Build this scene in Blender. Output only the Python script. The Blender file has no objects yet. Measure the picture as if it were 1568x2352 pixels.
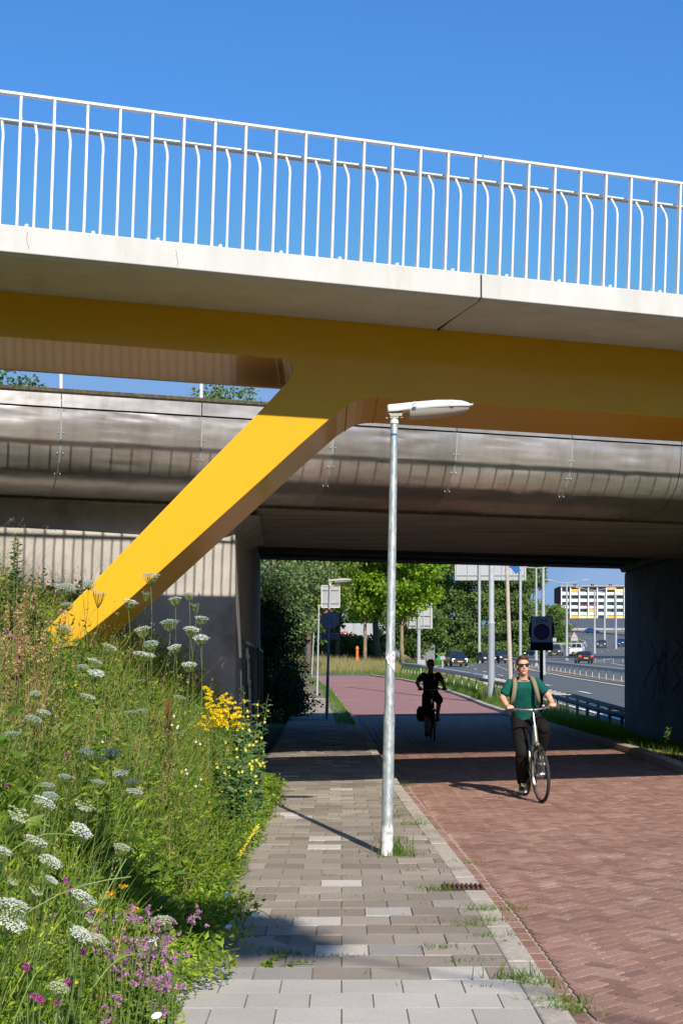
import bpy, bmesh, math, random
import numpy as np
from mathutils import Vector, Matrix
R = math.radians
random.seed(7); rng = np.random.default_rng(7)
scene = bpy.context.scene
COL = scene.collection

# ---------------------------------------------------------------- camera, sky, sun, exposure
CH = 1.69; KF = 3267.0; HZ = 1527.0        # eye height; focal length and horizon row of the 1568 px wide photograph
cam_d = bpy.data.cameras.new('camera'); cam = bpy.data.objects.new('camera', cam_d); COL.objects.link(cam)
cam.location = (0, 0, CH); cam.rotation_euler = (R(90), 0, 0)
cam_d.sensor_fit = 'HORIZONTAL'; cam_d.sensor_width = 24; cam_d.lens = KF/1568*24
cam_d.shift_y = (HZ-1176)/1568; cam_d.clip_start = .1; cam_d.clip_end = 6000
scene.camera = cam
SUN_EL = 34.5; SUN_AZ = math.degrees(math.atan2(.26, -.965))
w = bpy.data.worlds.new('World'); scene.world = w; w.use_nodes = True
nt = w.node_tree; nt.nodes.clear()
out = nt.nodes.new('ShaderNodeOutputWorld'); bg = nt.nodes.new('ShaderNodeBackground')
sky = nt.nodes.new('ShaderNodeTexSky'); sky.sky_type = 'NISHITA'; sky.sun_disc = False
sky.sun_elevation = R(SUN_EL); sky.sun_rotation = R(SUN_AZ); sky.air_density = 1.0; sky.dust_density = .1; sky.ozone_density = 4.0
tc = nt.nodes.new('ShaderNodeTexCoord'); mp = nt.nodes.new('ShaderNodeMapping'); mp.inputs['Scale'].default_value = (5, 5, 13)
nz = nt.nodes.new('ShaderNodeTexNoise'); nz.inputs['Scale'].default_value = 1.6; nz.inputs['Detail'].default_value = 6
rp = nt.nodes.new('ShaderNodeValToRGB'); rp.color_ramp.elements[0].position = .52; rp.color_ramp.elements[1].position = .78
sx = nt.nodes.new('ShaderNodeSeparateXYZ'); mr = nt.nodes.new('ShaderNodeMapRange')
mr.inputs['From Min'].default_value = .09; mr.inputs['From Max'].default_value = .0
mr.inputs['To Min'].default_value = 0; mr.inputs['To Max'].default_value = .55
mu = nt.nodes.new('ShaderNodeMath'); mu.operation = 'MULTIPLY'
mx = nt.nodes.new('ShaderNodeMixRGB'); mx.inputs['Color2'].default_value = (4.6, 4.7, 5.2, 1)
hs = nt.nodes.new('ShaderNodeHueSaturation'); hs.inputs['Saturation'].default_value = 1.2; hs.inputs['Value'].default_value = 1.0
L = nt.links.new
L(tc.outputs['Generated'], mp.inputs['Vector']); L(mp.outputs['Vector'], nz.inputs['Vector']); L(nz.outputs['Fac'], rp.inputs['Fac'])
L(tc.outputs['Generated'], sx.inputs[0]); L(sx.outputs['Z'], mr.inputs['Value']); L(rp.outputs['Color'], mu.inputs[0]); L(mr.outputs[0], mu.inputs[1])
L(mu.outputs[0], mx.inputs['Fac']); L(sky.outputs[0], hs.inputs['Color']); tn_ = nt.nodes.new('ShaderNodeMixRGB'); tn_.blend_type = 'MULTIPLY'; tn_.inputs['Fac'].default_value = 1; tn_.inputs['Color2'].default_value = (.86, 1.0, 1.16, 1)
hz = nt.nodes.new('ShaderNodeValToRGB'); hz.color_ramp.elements[0].position = 0; hz.color_ramp.elements[0].color = (.98, .93, .76, 1); hz.color_ramp.elements[1].position = .42; hz.color_ramp.elements[1].color = (1, 1, 1, 1)
e_ = hz.color_ramp.elements.new(.12); e_.color = (.84, .86, .84, 1)
L(sx.outputs['Z'], hz.inputs['Fac']); t2_ = nt.nodes.new('ShaderNodeMixRGB'); t2_.blend_type = 'MULTIPLY'; t2_.inputs['Fac'].default_value = 1
vm_ = nt.nodes.new('ShaderNodeVectorMath'); vm_.operation = 'MINIMUM'; vm_.inputs[1].default_value = (2.0, 3.0, 4.9)
L(hs.outputs[0], vm_.inputs[0]); L(vm_.outputs[0], tn_.inputs['Color1']); L(tn_.outputs[0], t2_.inputs['Color1']); L(hz.outputs['Color'], t2_.inputs['Color2']); L(t2_.outputs[0], mx.inputs['Color1'])
L(mx.outputs[0], bg.inputs['Color']); L(bg.outputs[0], out.inputs['Surface'])
bg.inputs['Strength'].default_value = .125
sun_d = bpy.data.lights.new('sun', 'SUN'); sun = bpy.data.objects.new('sun', sun_d); COL.objects.link(sun)
sun_d.energy = 5.0; sun_d.angle = R(.53); sun_d.color = (1, .93, .82)
ce = math.cos(R(SUN_EL)); SDIR = Vector((-.26*ce, .965*ce, -math.sin(R(SUN_EL))))
sun.rotation_euler = SDIR.to_track_quat('-Z', 'Y').to_euler()
scene.view_settings.view_transform = 'Standard'; scene.view_settings.look = 'None'
scene.view_settings.gamma = 1; scene.view_settings.exposure = 0.3
scene.cycles.max_bounces = 7; scene.cycles.transparent_max_bounces = 8
scene.cycles.use_denoising = True

# ---------------------------------------------------------------- frames of reference
def P(x, y, d):                      # a point of the photograph at depth d
    return Vector(((x-784)/KF*d, d, CH-(y-HZ)/KF*d))
U = Vector((.94, .342, 0)); V = Vector((-.342, .94, 0))     # along both bridges / across them
def AB(a, b, z): return U*a + V*b + Vector((0, 0, z))
def onb(x, y, b):                    # photograph point on the vertical plane b
    xn = (x-784)/KF; d = b/(.94-.342*xn); return (.94*xn*d+.342*d, CH-(y-HZ)/KF*d)
def lerp_t(t, pts):
    if t <= pts[0][0]: return pts[0][1]
    for (a, u), (b, v) in zip(pts, pts[1:]):
        if t <= b: return u+(v-u)*(t-a)/(b-a)
    return pts[-1][1]
HR = [(45, 0), (55, .05), (65, .17), (80, .42), (96, .72), (110, .95), (127, 1.25), (147, 1.46), (180, 1.65)]
HH = [(38, -.35), (60, 0), (80, .35), (110, .85), (147, 1.44), (172, 1.78), (185, 1.82), (200, 2.1), (218, 2.85), (250, 4), (286, 5), (330, 7), (380, 9.3), (430, 11.5), (600, 14)]
LE = [(0, 8.9), (60, 8.5), (90, 8.1), (120, 8.1), (147, 9), (180, 15), (215, 26), (235, 33), (280, 46), (330, 56), (380, 60), (430, 58), (500, 40), (620, 10)]
KX = [(0, 5.15), (21, 5.2), (27, 5.42), (40, 5.45), (64, 5.5), (80, 5.1), (92, 3.9), (104, 1.9), (112, -1.0), (118, -4)]   # right kerb
RL = [(0, 1.04), (6.5, 1.04), (9.5, 1.02), (18, .80), (25, .68), (48, .26), (70, -.35), (90, -1.5), (100, -2.6), (112, -6)]  # left kerb (road side)
PE = [(0, -.95), (30, -1.2), (50, -1.55), (75, -2.6), (100, -5.5)]                                             # pavement's left edge
hroad = lambda y: lerp_t(y, HR); hhigh = lambda y: lerp_t(y, HH); ledge = lambda y: lerp_t(y, LE)
kerbx = lambda y: lerp_t(y, KX); roadl = lambda y: lerp_t(y, RL); pavel = lambda y: lerp_t(y, PE)
def bank(x, y):                      # the flower bank left of the pavement
    e = -1.0-x
    if e <= 0: return 0
    z = min(e*.88, 1.75+(e-2)*.18)
    return max(0, z)*max(0, min(1, (20.6-y)/1.4))
def ground(x, y):
    r = hroad(y); h = hhigh(y); l = ledge(y); k = kerbx(y)
    if x > l-.4: return h
    if y > 104:
        back = 0 if y < 118 else min(1, (y-118)/25)*.45
        t = max(0, min(1, (l-.4-x)/lerp_t(y, [(150, 10), (300, 90), (600, 300)]))); return h*(1-t)+(r+back)*t
    if x > k+.1:
        t = (x-k-.1)/(l-.4-k-.1); bump = lerp_t(y, [(36, 0), (50, .10), (58, .36), (90, .25), (104, .05)])
        return (r+.09)*(1-t)+h*t+bump*math.sin(math.pi*t)
    if x > pavel(y): return r-.03
    return r+.05+bank(x, y)

# ---------------------------------------------------------------- mesh builder and object helpers
WL = {}
def wl(o): return WL.get(o.name, Vector((0, 0, 0)))
class MB:
    def __init__(s): s.v = []; s.f = []; s.m = []; s.cur = 0
    def add(s, vs, fs):
        n = len(s.v); s.v += [tuple(v) for v in vs]; s.f += [tuple(n+i for i in f) for f in fs]; s.m += [s.cur]*len(fs); return s
    def box(s, c, d, rot=None):
        c = Vector(c); hx, hy, hz = d[0]/2, d[1]/2, d[2]/2
        vs = [Vector((x, y, z)) for x in (-hx, hx) for y in (-hy, hy) for z in (-hz, hz)]
        if rot is not None: vs = [rot @ v for v in vs]
        return s.add([c+v for v in vs], [(0, 1, 3, 2), (4, 6, 7, 5), (0, 4, 5, 1), (2, 3, 7, 6), (0, 2, 6, 4), (1, 5, 7, 3)])
    def hexa(s, b4, t4): return s.add(list(b4)+list(t4), [(3, 2, 1, 0), (4, 5, 6, 7), (0, 1, 5, 4), (1, 2, 6, 5), (2, 3, 7, 6), (3, 0, 4, 7)])
    def bar(s, p, q, w=.02, h=None, up=Vector((0, 0, 1))):
        p = Vector(p); q = Vector(q); h = h or w; d = (q-p).normalized()
        sd = d.cross(up)
        if sd.length < 1e-4: sd = d.cross(Vector((0, 1, 0)))
        sd.normalize(); u2 = sd.cross(d).normalized()
        o = [sd*a*w/2+u2*b*h/2 for a, b in ((-1, -1), (1, -1), (1, 1), (-1, 1))]
        return s.hexa([p+k for k in o], [q+k for k in o])
    def tube(s, pts, rad, n=8, cap=True):
        pts = [Vector(p) for p in pts]
        if not hasattr(rad, '__len__'): rad = [rad]*len(pts)
        base = len(s.v); up = None; m = len(pts)
        for i, p in enumerate(pts):
            d = (pts[min(i+1, m-1)]-pts[max(i-1, 0)])
            d = d.normalized() if d.length > 1e-9 else Vector((0, 0, 1))
            if up is None:
                up = Vector((0, 0, 1)) if abs(d.z) < .9 else Vector((1, 0, 0))
            sd = d.cross(up)
            if sd.length < 1e-5: sd = d.cross(Vector((0, 1, .3)))
            sd.normalize(); up = sd.cross(d).normalized()
            r = rad[i]; rx, ry = r if hasattr(r, '__len__') else (r, r)
            for k in range(n):
                t = 2*math.pi*k/n; s.v.append(tuple(p+sd*math.cos(t)*rx+up*math.sin(t)*ry))
        for i in range(m-1):
            for k in range(n):
                a = base+i*n+k; b = base+i*n+(k+1) % n; s.f.append((a, b, b+n, a+n)); s.m.append(s.cur)
        if cap:
            s.f.append(tuple(base+k for k in reversed(range(n)))); s.f.append(tuple(base+(m-1)*n+k for k in range(n))); s.m += [s.cur]*2
        return s
    def lathe(s, prof, c=(0, 0, 0), n=24, axis='z'):
        base = len(s.v); c = Vector(c)
        for r, h in prof:
            for k in range(n):
                t = 2*math.pi*k/n; p = (r*math.cos(t), r*math.sin(t), h)
                if axis == 'x': p = (h, p[0], p[1])
                if axis == 'y': p = (p[0], h, p[1])
                s.v.append(tuple(c+Vector(p)))
        for i in range(len(prof)-1):
            for k in range(n):
                a = base+i*n+k; b = base+i*n+(k+1) % n; s.f.append((a, b, b+n, a+n)); s.m.append(s.cur)
        return s
    def ball(s, c, r, n=12, m=8):
        rx, ry, rz = r if hasattr(r, '__len__') else (r, r, r); c = Vector(c); base = len(s.v)
        for i in range(1, m):
            ph = math.pi*i/m
            for k in range(n):
                t = 2*math.pi*k/n; s.v.append((c.x+rx*math.sin(ph)*math.cos(t), c.y+ry*math.sin(ph)*math.sin(t), c.z+rz*math.cos(ph)))
        s.v.append((c.x, c.y, c.z+rz)); s.v.append((c.x, c.y, c.z-rz)); T = base+(m-1)*n
        for i in range(m-2):
            for k in range(n):
                a = base+i*n+k; b = base+i*n+(k+1) % n; s.f.append((a, a+n, b+n, b)); s.m.append(s.cur)
        for k in range(n):
            s.f.append((base+k, base+(k+1) % n, T)); q = base+(m-2)*n; s.f.append((q+(k+1) % n, q+k, T+1)); s.m += [s.cur]*2
        return s
    def prism(s, poly, ext):                        # closed outline (3-D points) swept along ext
        n = len(poly); poly = [Vector(p) for p in poly]; ext = Vector(ext)
        return s.add(poly+[p+ext for p in poly], [tuple(range(n))[::-1], tuple(range(n, 2*n))]+[(i, (i+1) % n, n+(i+1) % n, n+i) for i in range(n)])
    def grid(s, rows):                              # rows of equally many points
        n = len(rows[0]); base = len(s.v)
        for r in rows: s.v += [tuple(p) for p in r]
        for i in range(len(rows)-1):
            for k in range(n-1):
                a = base+i*n+k; s.f.append((a, a+1, a+n+1, a+n)); s.m.append(s.cur)
        return s
    def build(s, name, mat, parent=None, smooth=False, bevel=0, loc=None, fix=True):
        me = bpy.data.meshes.new(name); o = bpy.data.objects.new(name, me); COL.objects.link(o)
        if parent is not None: off = wl(parent); o.parent = parent; WL[o.name] = off
        else:
            if loc is None:
                A = np.array(s.v); loc = ((A[:, 0].min()+A[:, 0].max())/2, (A[:, 1].min()+A[:, 1].max())/2, A[:, 2].min())
            off = Vector(loc); o.location = off; WL[o.name] = off
        me.from_pydata([(v[0]-off.x, v[1]-off.y, v[2]-off.z) for v in s.v], [], s.f)
        for mm in (mat if isinstance(mat, (list, tuple)) else [mat]): me.materials.append(mm)
        if isinstance(mat, (list, tuple)): me.polygons.foreach_set('material_index', s.m)
        if fix:
            b = bmesh.new(); b.from_mesh(me); bmesh.ops.recalc_face_normals(b, faces=b.faces); b.to_mesh(me); b.free()
        if smooth:
            me.polygons.foreach_set('use_smooth', [True]*len(me.polygons))
            if smooth != 'all': 
                try: me.set_sharp_from_angle(angle=R(40))
                except Exception: pass
        if bevel:
            m = o.modifiers.new('bevel', 'BEVEL'); m.width = bevel; m.segments = 2; m.limit_method = 'ANGLE'
        return o
def tag(o, label=None, cat=None, group=None, kind=None):
    if label: o['label'] = label
    if cat: o['category'] = cat
    if group: o['group'] = group
    if kind: o['kind'] = kind
    return o
def thing(name, label, cat, loc=(0, 0, 0), group=None):
    o = bpy.data.objects.new(name, None); COL.objects.link(o); o.location = loc; o.empty_display_size = .2
    WL[o.name] = Vector(loc); return tag(o, label, cat, group)
def children(o): return [c for c in ALLC.get(o.name, [])]
def copy_tree(o, loc=None, rz=None, label=None, sc=None, group=None):
    def rec(a, par):
        c = a.copy(); COL.objects.link(c); WL[c.name] = Vector((0, 0, 0))
        if par: c.parent = par
        for ch in list(a.children): rec(ch, c)
        return c
    r = rec(o, None)
    if loc is not None: r.location = loc
    if rz is not None: r.rotation_euler = (0, 0, rz)
    if sc is not None: r.scale = (sc, sc, sc) if not hasattr(sc, '__len__') else sc
    if label: r['label'] = label
    if group: r['group'] = group
    return r
def quads(name, Q, mat, parent=None, uvless=True, loc=None):      # Q: (n, k, 3) array, one k-gon each
    n, k = Q.shape[0], Q.shape[1]
    me = bpy.data.meshes.new(name); o = bpy.data.objects.new(name, me); COL.objects.link(o)
    if parent is not None: off = wl(parent); o.parent = parent
    else: off = Vector(loc) if loc is not None else Vector((float(Q[..., 0].mean()), float(Q[..., 1].mean()), float(Q[..., 2].min()))); o.location = off
    WL[o.name] = off
    A = (Q.reshape(-1, 3)-np.array(off)).astype(np.float32)
    me.vertices.add(n*k); me.vertices.foreach_set('co', A.ravel())
    me.loops.add(n*k); me.loops.foreach_set('vertex_index', np.arange(n*k, dtype=np.int32))
    me.polygons.add(n); me.polygons.foreach_set('loop_start', np.arange(0, n*k, k, dtype=np.int32))
    
    me.polygons.foreach_set('use_smooth', [False]*len(me.polygons)); me.materials.append(mat); me.update(calc_edges=True); me.validate()
    return o
def strips(name, C, mat, parent=None, loc=None):     # C: (n, m, 2, 3): n blades, each m cross-rows of two points
    n, m = C.shape[0], C.shape[1]
    Vv = C.reshape(-1, 3); base = (np.arange(n)*m*2)[:, None, None]+(np.arange(m-1)*2)[None, :, None]
    F = (base+np.array([0, 1, 3, 2])[None, None, :]).reshape(-1)
    me = bpy.data.meshes.new(name); o = bpy.data.objects.new(name, me); COL.objects.link(o)
    if parent is not None: off = wl(parent); o.parent = parent
    else: off = Vector(loc) if loc is not None else Vector((float(Vv[:, 0].mean()), float(Vv[:, 1].mean()), float(Vv[:, 2].min()))); o.location = off
    WL[o.name] = off
    me.vertices.add(len(Vv)); me.vertices.foreach_set('co', (Vv-np.array(off)).astype(np.float32).ravel())
    me.loops.add(len(F)); me.loops.foreach_set('vertex_index', F.astype(np.int32))
    nf = len(F)//4; me.polygons.add(nf); me.polygons.foreach_set('loop_start', np.arange(0, nf*4, 4, dtype=np.int32))
    me.polygons.foreach_set('use_smooth', [False]*len(me.polygons)); me.materials.append(mat); me.update(calc_edges=True); me.validate()
    return o

# ---------------------------------------------------------------- materials
def mat_new(name):
    m = bpy.data.materials.new(name); m.use_nodes = True; return m, m.node_tree, m.node_tree.nodes['Principled BSDF']
def c4(c): return (c[0], c[1], c[2], 1)
def sh(c, k): return tuple(min(1, x*k) for x in c)
def ramp(nt, stops):
    r = nt.nodes.new('ShaderNodeValToRGB'); e = r.color_ramp.elements
    while len(e) < len(stops): e.new(.5)
    for k, (p, c) in enumerate(stops): e[k].position = p; e[k].color = c4(c)
    return r
def noise(nt, scale, detail=4, vec=None, rough=.55, stretch=None):
    n = nt.nodes.new('ShaderNodeTexNoise'); n.inputs['Scale'].default_value = scale; n.inputs['Detail'].default_value = detail; n.inputs['Roughness'].default_value = rough
    tcn = nt.nodes.new('ShaderNodeTexCoord'); src = tcn.outputs['Object']
    if stretch:
        mpn = nt.nodes.new('ShaderNodeMapping'); mpn.inputs['Scale'].default_value = stretch; nt.links.new(src, mpn.inputs[0]); src = mpn.outputs[0]
    nt.links.new(src, n.inputs['Vector']); return n
def pmat(name, col, rough=.6, metal=0, var=.15, scale=6, bump=0, bscale=60, coat=0, spec=.5, stretch=None, dirt=None, dscale=1.5, dpos=(.5, .75)):
    m, nt, b = mat_new(name); lk = nt.links.new
    b.inputs['Roughness'].default_value = rough; b.inputs['Metallic'].default_value = metal; b.inputs['Specular IOR Level'].default_value = spec if rough < .8 else min(spec, .2)
    b.inputs['Coat Weight'].default_value = coat; b.inputs['Coat Roughness'].default_value = .08
    if var > 0:
        n = noise(nt, scale, 5, stretch=stretch); r = ramp(nt, [(.3, sh(col, 1-var)), (.7, sh(col, 1+var))]); lk(n.outputs['Fac'], r.inputs['Fac']); co = r.outputs['Color']
    else:
        g = nt.nodes.new('ShaderNodeRGB'); g.outputs[0].default_value = c4(col); co = g.outputs[0]
    if dirt:
        n2 = noise(nt, dscale, 6, stretch=stretch, rough=.65); r2 = ramp(nt, [(dpos[0], (0, 0, 0)), (dpos[1], (1, 1, 1))]); lk(n2.outputs['Fac'], r2.inputs['Fac'])
        x = nt.nodes.new('ShaderNodeMixRGB'); x.inputs['Color2'].default_value = c4(dirt); lk(r2.outputs['Color'], x.inputs['Fac']); lk(co, x.inputs['Color1']); co = x.outputs[0]
    lk(co, b.inputs['Base Color'])
    if bump:
        n3 = noise(nt, bscale, 4, stretch=stretch); bp = nt.nodes.new('ShaderNodeBump'); bp.inputs['Strength'].default_value = bump; bp.inputs['Distance'].default_value = .02
        lk(n3.outputs['Fac'], bp.inputs['Height']); lk(bp.outputs[0], b.inputs['Normal'])
    return m
def leafmat(name, cols, trans=.35, rough=.55, island=True, patch=0):
    """colour varies from leaf to leaf (random per island)"""
    m, nt, b = mat_new(name); lk = nt.links.new; outn = nt.nodes['Material Output']
    g = nt.nodes.new('ShaderNodeNewGeometry'); st = [(i/(len(cols)-1) if len(cols) > 1 else 0, c) for i, c in enumerate(cols)]
    r = ramp(nt, st); lk(g.outputs['Random Per Island'], r.inputs['Fac']); co = r.outputs['Color']
    if patch:
        n = noise(nt, patch, 3); hsv = nt.nodes.new('ShaderNodeHueSaturation'); mrn = nt.nodes.new('ShaderNodeMapRange')
        mrn.inputs['From Min'].default_value = .3; mrn.inputs['From Max'].default_value = .7; mrn.inputs['To Min'].default_value = .6; mrn.inputs['To Max'].default_value = 1.4
        lk(n.outputs['Fac'], mrn.inputs['Value']); lk(mrn.outputs[0], hsv.inputs['Value']); lk(co, hsv.inputs['Color']); co = hsv.outputs[0]
    b.inputs['Roughness'].default_value = rough; b.inputs['Specular IOR Level'].default_value = .35
    lk(co, b.inputs['Base Color']); t = nt.nodes.new('ShaderNodeBsdfTranslucent'); hv = nt.nodes.new('ShaderNodeHueSaturation')
    hv.inputs['Saturation'].default_value = 1.1; hv.inputs['Value'].default_value = 1.5; lk(co, hv.inputs['Color']); lk(hv.outputs[0], t.inputs['Color'])
    x = nt.nodes.new('ShaderNodeMixShader'); x.inputs[0].default_value = trans; lk(b.outputs[0], x.inputs[1]); lk(t.outputs[0], x.inputs[2]); lk(x.outputs[0], outn.inputs['Surface'])
    return m
def islandmat(name, stops, rough=.85, nscale=40, nvar=.25, bump=.25, bscale=120, stain=None):
    m, nt, b = mat_new(name); lk = nt.links.new; g = nt.nodes.new('ShaderNodeNewGeometry'); r = ramp(nt, stops); lk(g.outputs['Random Per Island'], r.inputs['Fac'])
    n = noise(nt, nscale, 5, rough=.7); mr_ = nt.nodes.new('ShaderNodeMapRange'); mr_.inputs['From Min'].default_value = .3; mr_.inputs['From Max'].default_value = .7
    mr_.inputs['To Min'].default_value = 1-nvar; mr_.inputs['To Max'].default_value = 1+nvar; lk(n.outputs['Fac'], mr_.inputs['Value'])
    h = nt.nodes.new('ShaderNodeHueSaturation'); lk(r.outputs['Color'], h.inputs['Color']); lk(mr_.outputs[0], h.inputs['Value']); co = h.outputs[0]
    n2 = noise(nt, .8, 5, rough=.6); r2 = ramp(nt, [(.35, (.78, .78, .78)), (.7, (1.0, 1.0, 1.0))]); lk(n2.outputs['Fac'], r2.inputs['Fac'])
    x = nt.nodes.new('ShaderNodeMixRGB'); x.blend_type = 'MULTIPLY'; x.inputs['Fac'].default_value = 1; lk(co, x.inputs['Color1']); lk(r2.outputs['Color'], x.inputs['Color2']); co = x.outputs[0]
    lk(co, b.inputs['Base Color']); b.inputs['Roughness'].default_value = rough; b.inputs['Specular IOR Level'].default_value = .3
    bp = nt.nodes.new('ShaderNodeBump'); bp.inputs['Strength'].default_value = bump; bp.inputs['Distance'].default_value = .01
    n3 = noise(nt, bscale, 3); lk(n3.outputs['Fac'], bp.inputs['Height']); lk(bp.outputs[0], b.inputs['Normal']); return m
M = {}
M['grass_ground'] = pmat('soil with short grass', (.07, .085, .025), .95, var=.4, scale=3, bump=.6, bscale=25, dirt=(.10, .085, .05), dscale=.7)
M['concrete_white'] = pmat('pale bridge concrete', (.56, .55, .525), .8, var=.07, scale=3, bump=.08, bscale=50, stretch=(1.3, 1.3, .35), dirt=(.44, .415, .36), dscale=1.6, dpos=(.55, .8))
M['concrete'] = pmat('grey concrete', (.43, .395, .355), .88, var=.12, scale=3, bump=.25, bscale=40, dirt=(.17, .155, .135), dscale=1.3, dpos=(.52, .8))
M['concrete_soffit'] = pmat('board marked concrete', (.42, .375, .34), .88, var=.15, scale=4, bump=.25, bscale=30, stretch=(.4, 3, 3), dirt=(.13, .115, .10), dscale=1.1, dpos=(.45, .75))
M['concrete_dark'] = pmat('dark concrete', (.12, .115, .11), .9, var=.2, scale=2, bump=.25, bscale=30, dirt=(.05, .045, .045), dscale=1.0)  # darker, mottled concrete of the beams and pier
M['joint'] = pmat('joint filler', (.05, .045, .04), .9, var=.2)
M['moss'] = pmat('mossy edge', (.10, .085, .05), .95, var=.5, scale=20, bump=.8, bscale=60)
M['yellow'] = pmat('yellow gloss paint', (.68, .365, .016), .34, var=.02, scale=.6, coat=.22, spec=.12, dirt=(.64, .34, .02), dscale=.8)
M['white_paint'] = pmat('white powder coat', (.70, .70, .69), .35, var=.03, scale=5)
M['galv'] = pmat('galvanised steel', (.40, .44, .45), .48, metal=.45, var=.25, scale=45, stretch=(1, 1, .35), dirt=(.62, .66, .66), dscale=26, dpos=(.52, .62))
M['galv_far'] = pmat('weathered galvanised steel', (.36, .38, .39), .6, metal=.05, var=.12, scale=6)
M['grey_paint'] = pmat('grey painted steel', (.30, .33, .36), .5, metal=.1, var=.08)
M['dark_metal'] = pmat('dark steel', (.035, .036, .04), .5, metal=.3, var=.2)
M['rail_green'] = pmat('green weathered steel', (.06, .11, .10), .55, metal=.2, var=.5, scale=14)
M['black'] = pmat('black plastic', (.02, .02, .021), .5, var=.1)
M['rubber'] = pmat('tyre rubber', (.028, .028, .028), .75, var=.15, scale=30)
M['asphalt'] = pmat('asphalt', (.115, .125, .13), .9, var=.12, scale=9, bump=.2, bscale=80, dirt=(.145, .155, .16), dscale=.25)
M['marking'] = pmat('road marking paint', (.72, .72, .70), .7, var=.08, scale=12)
M['sand'] = pmat('sandy median', (.27, .21, .16), .95, var=.2, scale=4)
M['glass'] = pmat('dark glass', (.02, .025, .03), .08, var=0, spec=.8)
M['kerb'] = pmat('kerb concrete', (.47, .41, .34), .9, var=.2, scale=30, bump=.4, bscale=120, dirt=(.27, .235, .19), dscale=3)
def steelmat():
    m, nt, b = mat_new('brushed cladding steel'); lk = nt.links.new
    n = noise(nt, 2.2, 6, stretch=(.35, 1, 2.2), rough=.6); r = ramp(nt, [(.3, (.46, .42, .385)), (.7, (.58, .54, .50))]); lk(n.outputs['Fac'], r.inputs['Fac'])
    n2 = noise(nt, 5, 5, stretch=(.6, .6, .12), rough=.7); r2 = ramp(nt, [(.46, (1, 1, 1)), (.74, (.50, .44, .38))]); lk(n2.outputs['Fac'], r2.inputs['Fac'])
    x = nt.nodes.new('ShaderNodeMixRGB'); x.blend_type = 'MULTIPLY'; x.inputs['Fac'].default_value = .45; lk(r.outputs['Color'], x.inputs['Color1']); lk(r2.outputs['Color'], x.inputs['Color2'])
    g = nt.nodes.new('ShaderNodeNewGeometry'); hv = nt.nodes.new('ShaderNodeHueSaturation'); mr_ = nt.nodes.new('ShaderNodeMapRange'); mr_.inputs['To Min'].default_value = .8; mr_.inputs['To Max'].default_value = 1.2
    oi = nt.nodes.new('ShaderNodeObjectInfo'); lk(oi.outputs['Random'], mr_.inputs['Value']); lk(x.outputs[0], hv.inputs['Color']); lk(mr_.outputs[0], hv.inputs['Value']); lk(hv.outputs[0], b.inputs['Base Color'])
    b.inputs['Metallic'].default_value = .68; rr = nt.nodes.new('ShaderNodeMapRange'); rr.inputs['To Min'].default_value = .22; rr.inputs['To Max'].default_value = .42
    lk(n.outputs['Fac'], rr.inputs['Value']); lk(rr.outputs[0], b.inputs['Roughness'])
    n3 = noise(nt, 1.3, 3, stretch=(1, 1, 1)); bp = nt.nodes.new('ShaderNodeBump'); bp.inputs['Strength'].default_value = .35; bp.inputs['Distance'].default_value = .05
    lk(n3.outputs['Fac'], bp.inputs['Height']); lk(bp.outputs[0], b.inputs['Normal']); return m
M['steel'] = steelmat()
M['tiles'] = islandmat('concrete paving tiles', [(0, (.265, .22, .175)), (.45, (.335, .285, .23)), (.80, (.385, .33, .265)), (.86, (.44, .36, .29)), (.92, (.34, .315, .285)), (.955, (.58, .53, .46)), (1, (.62, .57, .50))], nscale=90, nvar=.22)
M['tiles_new'] = islandmat('new pale paving tiles', [(0, (.50, .455, .405)), (1, (.58, .53, .47))], nscale=60, nvar=.10, bump=.12)
M['bricks'] = islandmat('red clinker bricks', [(0, (.27, .15, .115)), (.4, (.335, .19, .145)), (.85, (.385, .225, .175)), (1, (.43, .28, .225))], nscale=50, nvar=.28, bump=.4, rough=.75)
M['mortar'] = pmat('sandy joints', (.42, .34, .27), .95, var=.3, scale=15)
M['red_road'] = pmat('distant red paving', (.32, .17, .155), .9, var=.14, scale=6, bump=.2, bscale=20, dirt=(.38, .22, .20), dscale=.3)
# ================================================================ GROUND, ROADS
def struct(o): o['kind'] = 'structure'; return o
xs = sorted(set([-1500, -900, -500, -300, -200, -140, -100, -80, -65, -52, -42, -34, -28, -23, -19, -16, -13.5, -11.5, -10, -9]
     + [round(-8+.35*i, 3) for i in range(0, 52)] + [10.2+i*1.0 for i in range(0, 70)] + [82, 90, 100, 120, 160, 220, 300, 450, 700, 1100, 1800]))
ys = sorted(set([-60, -30, -15, -8] + [-5+i*.75 for i in range(0, 28)] + [16+i*1.0 for i in range(0, 60)] + [76+i*2.0 for i in range(0, 50)] + [176+i*6 for i in range(0, 46)] + [470, 500, 560, 620, 760, 1000, 1500, 2500]))
mb = MB(); mb.grid([[(x, y, ground(x, y)) for x in xs] for y in ys])
struct(mb.build('ground', M['grass_ground'], smooth='all', loc=(0, 0, 0)))
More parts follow.
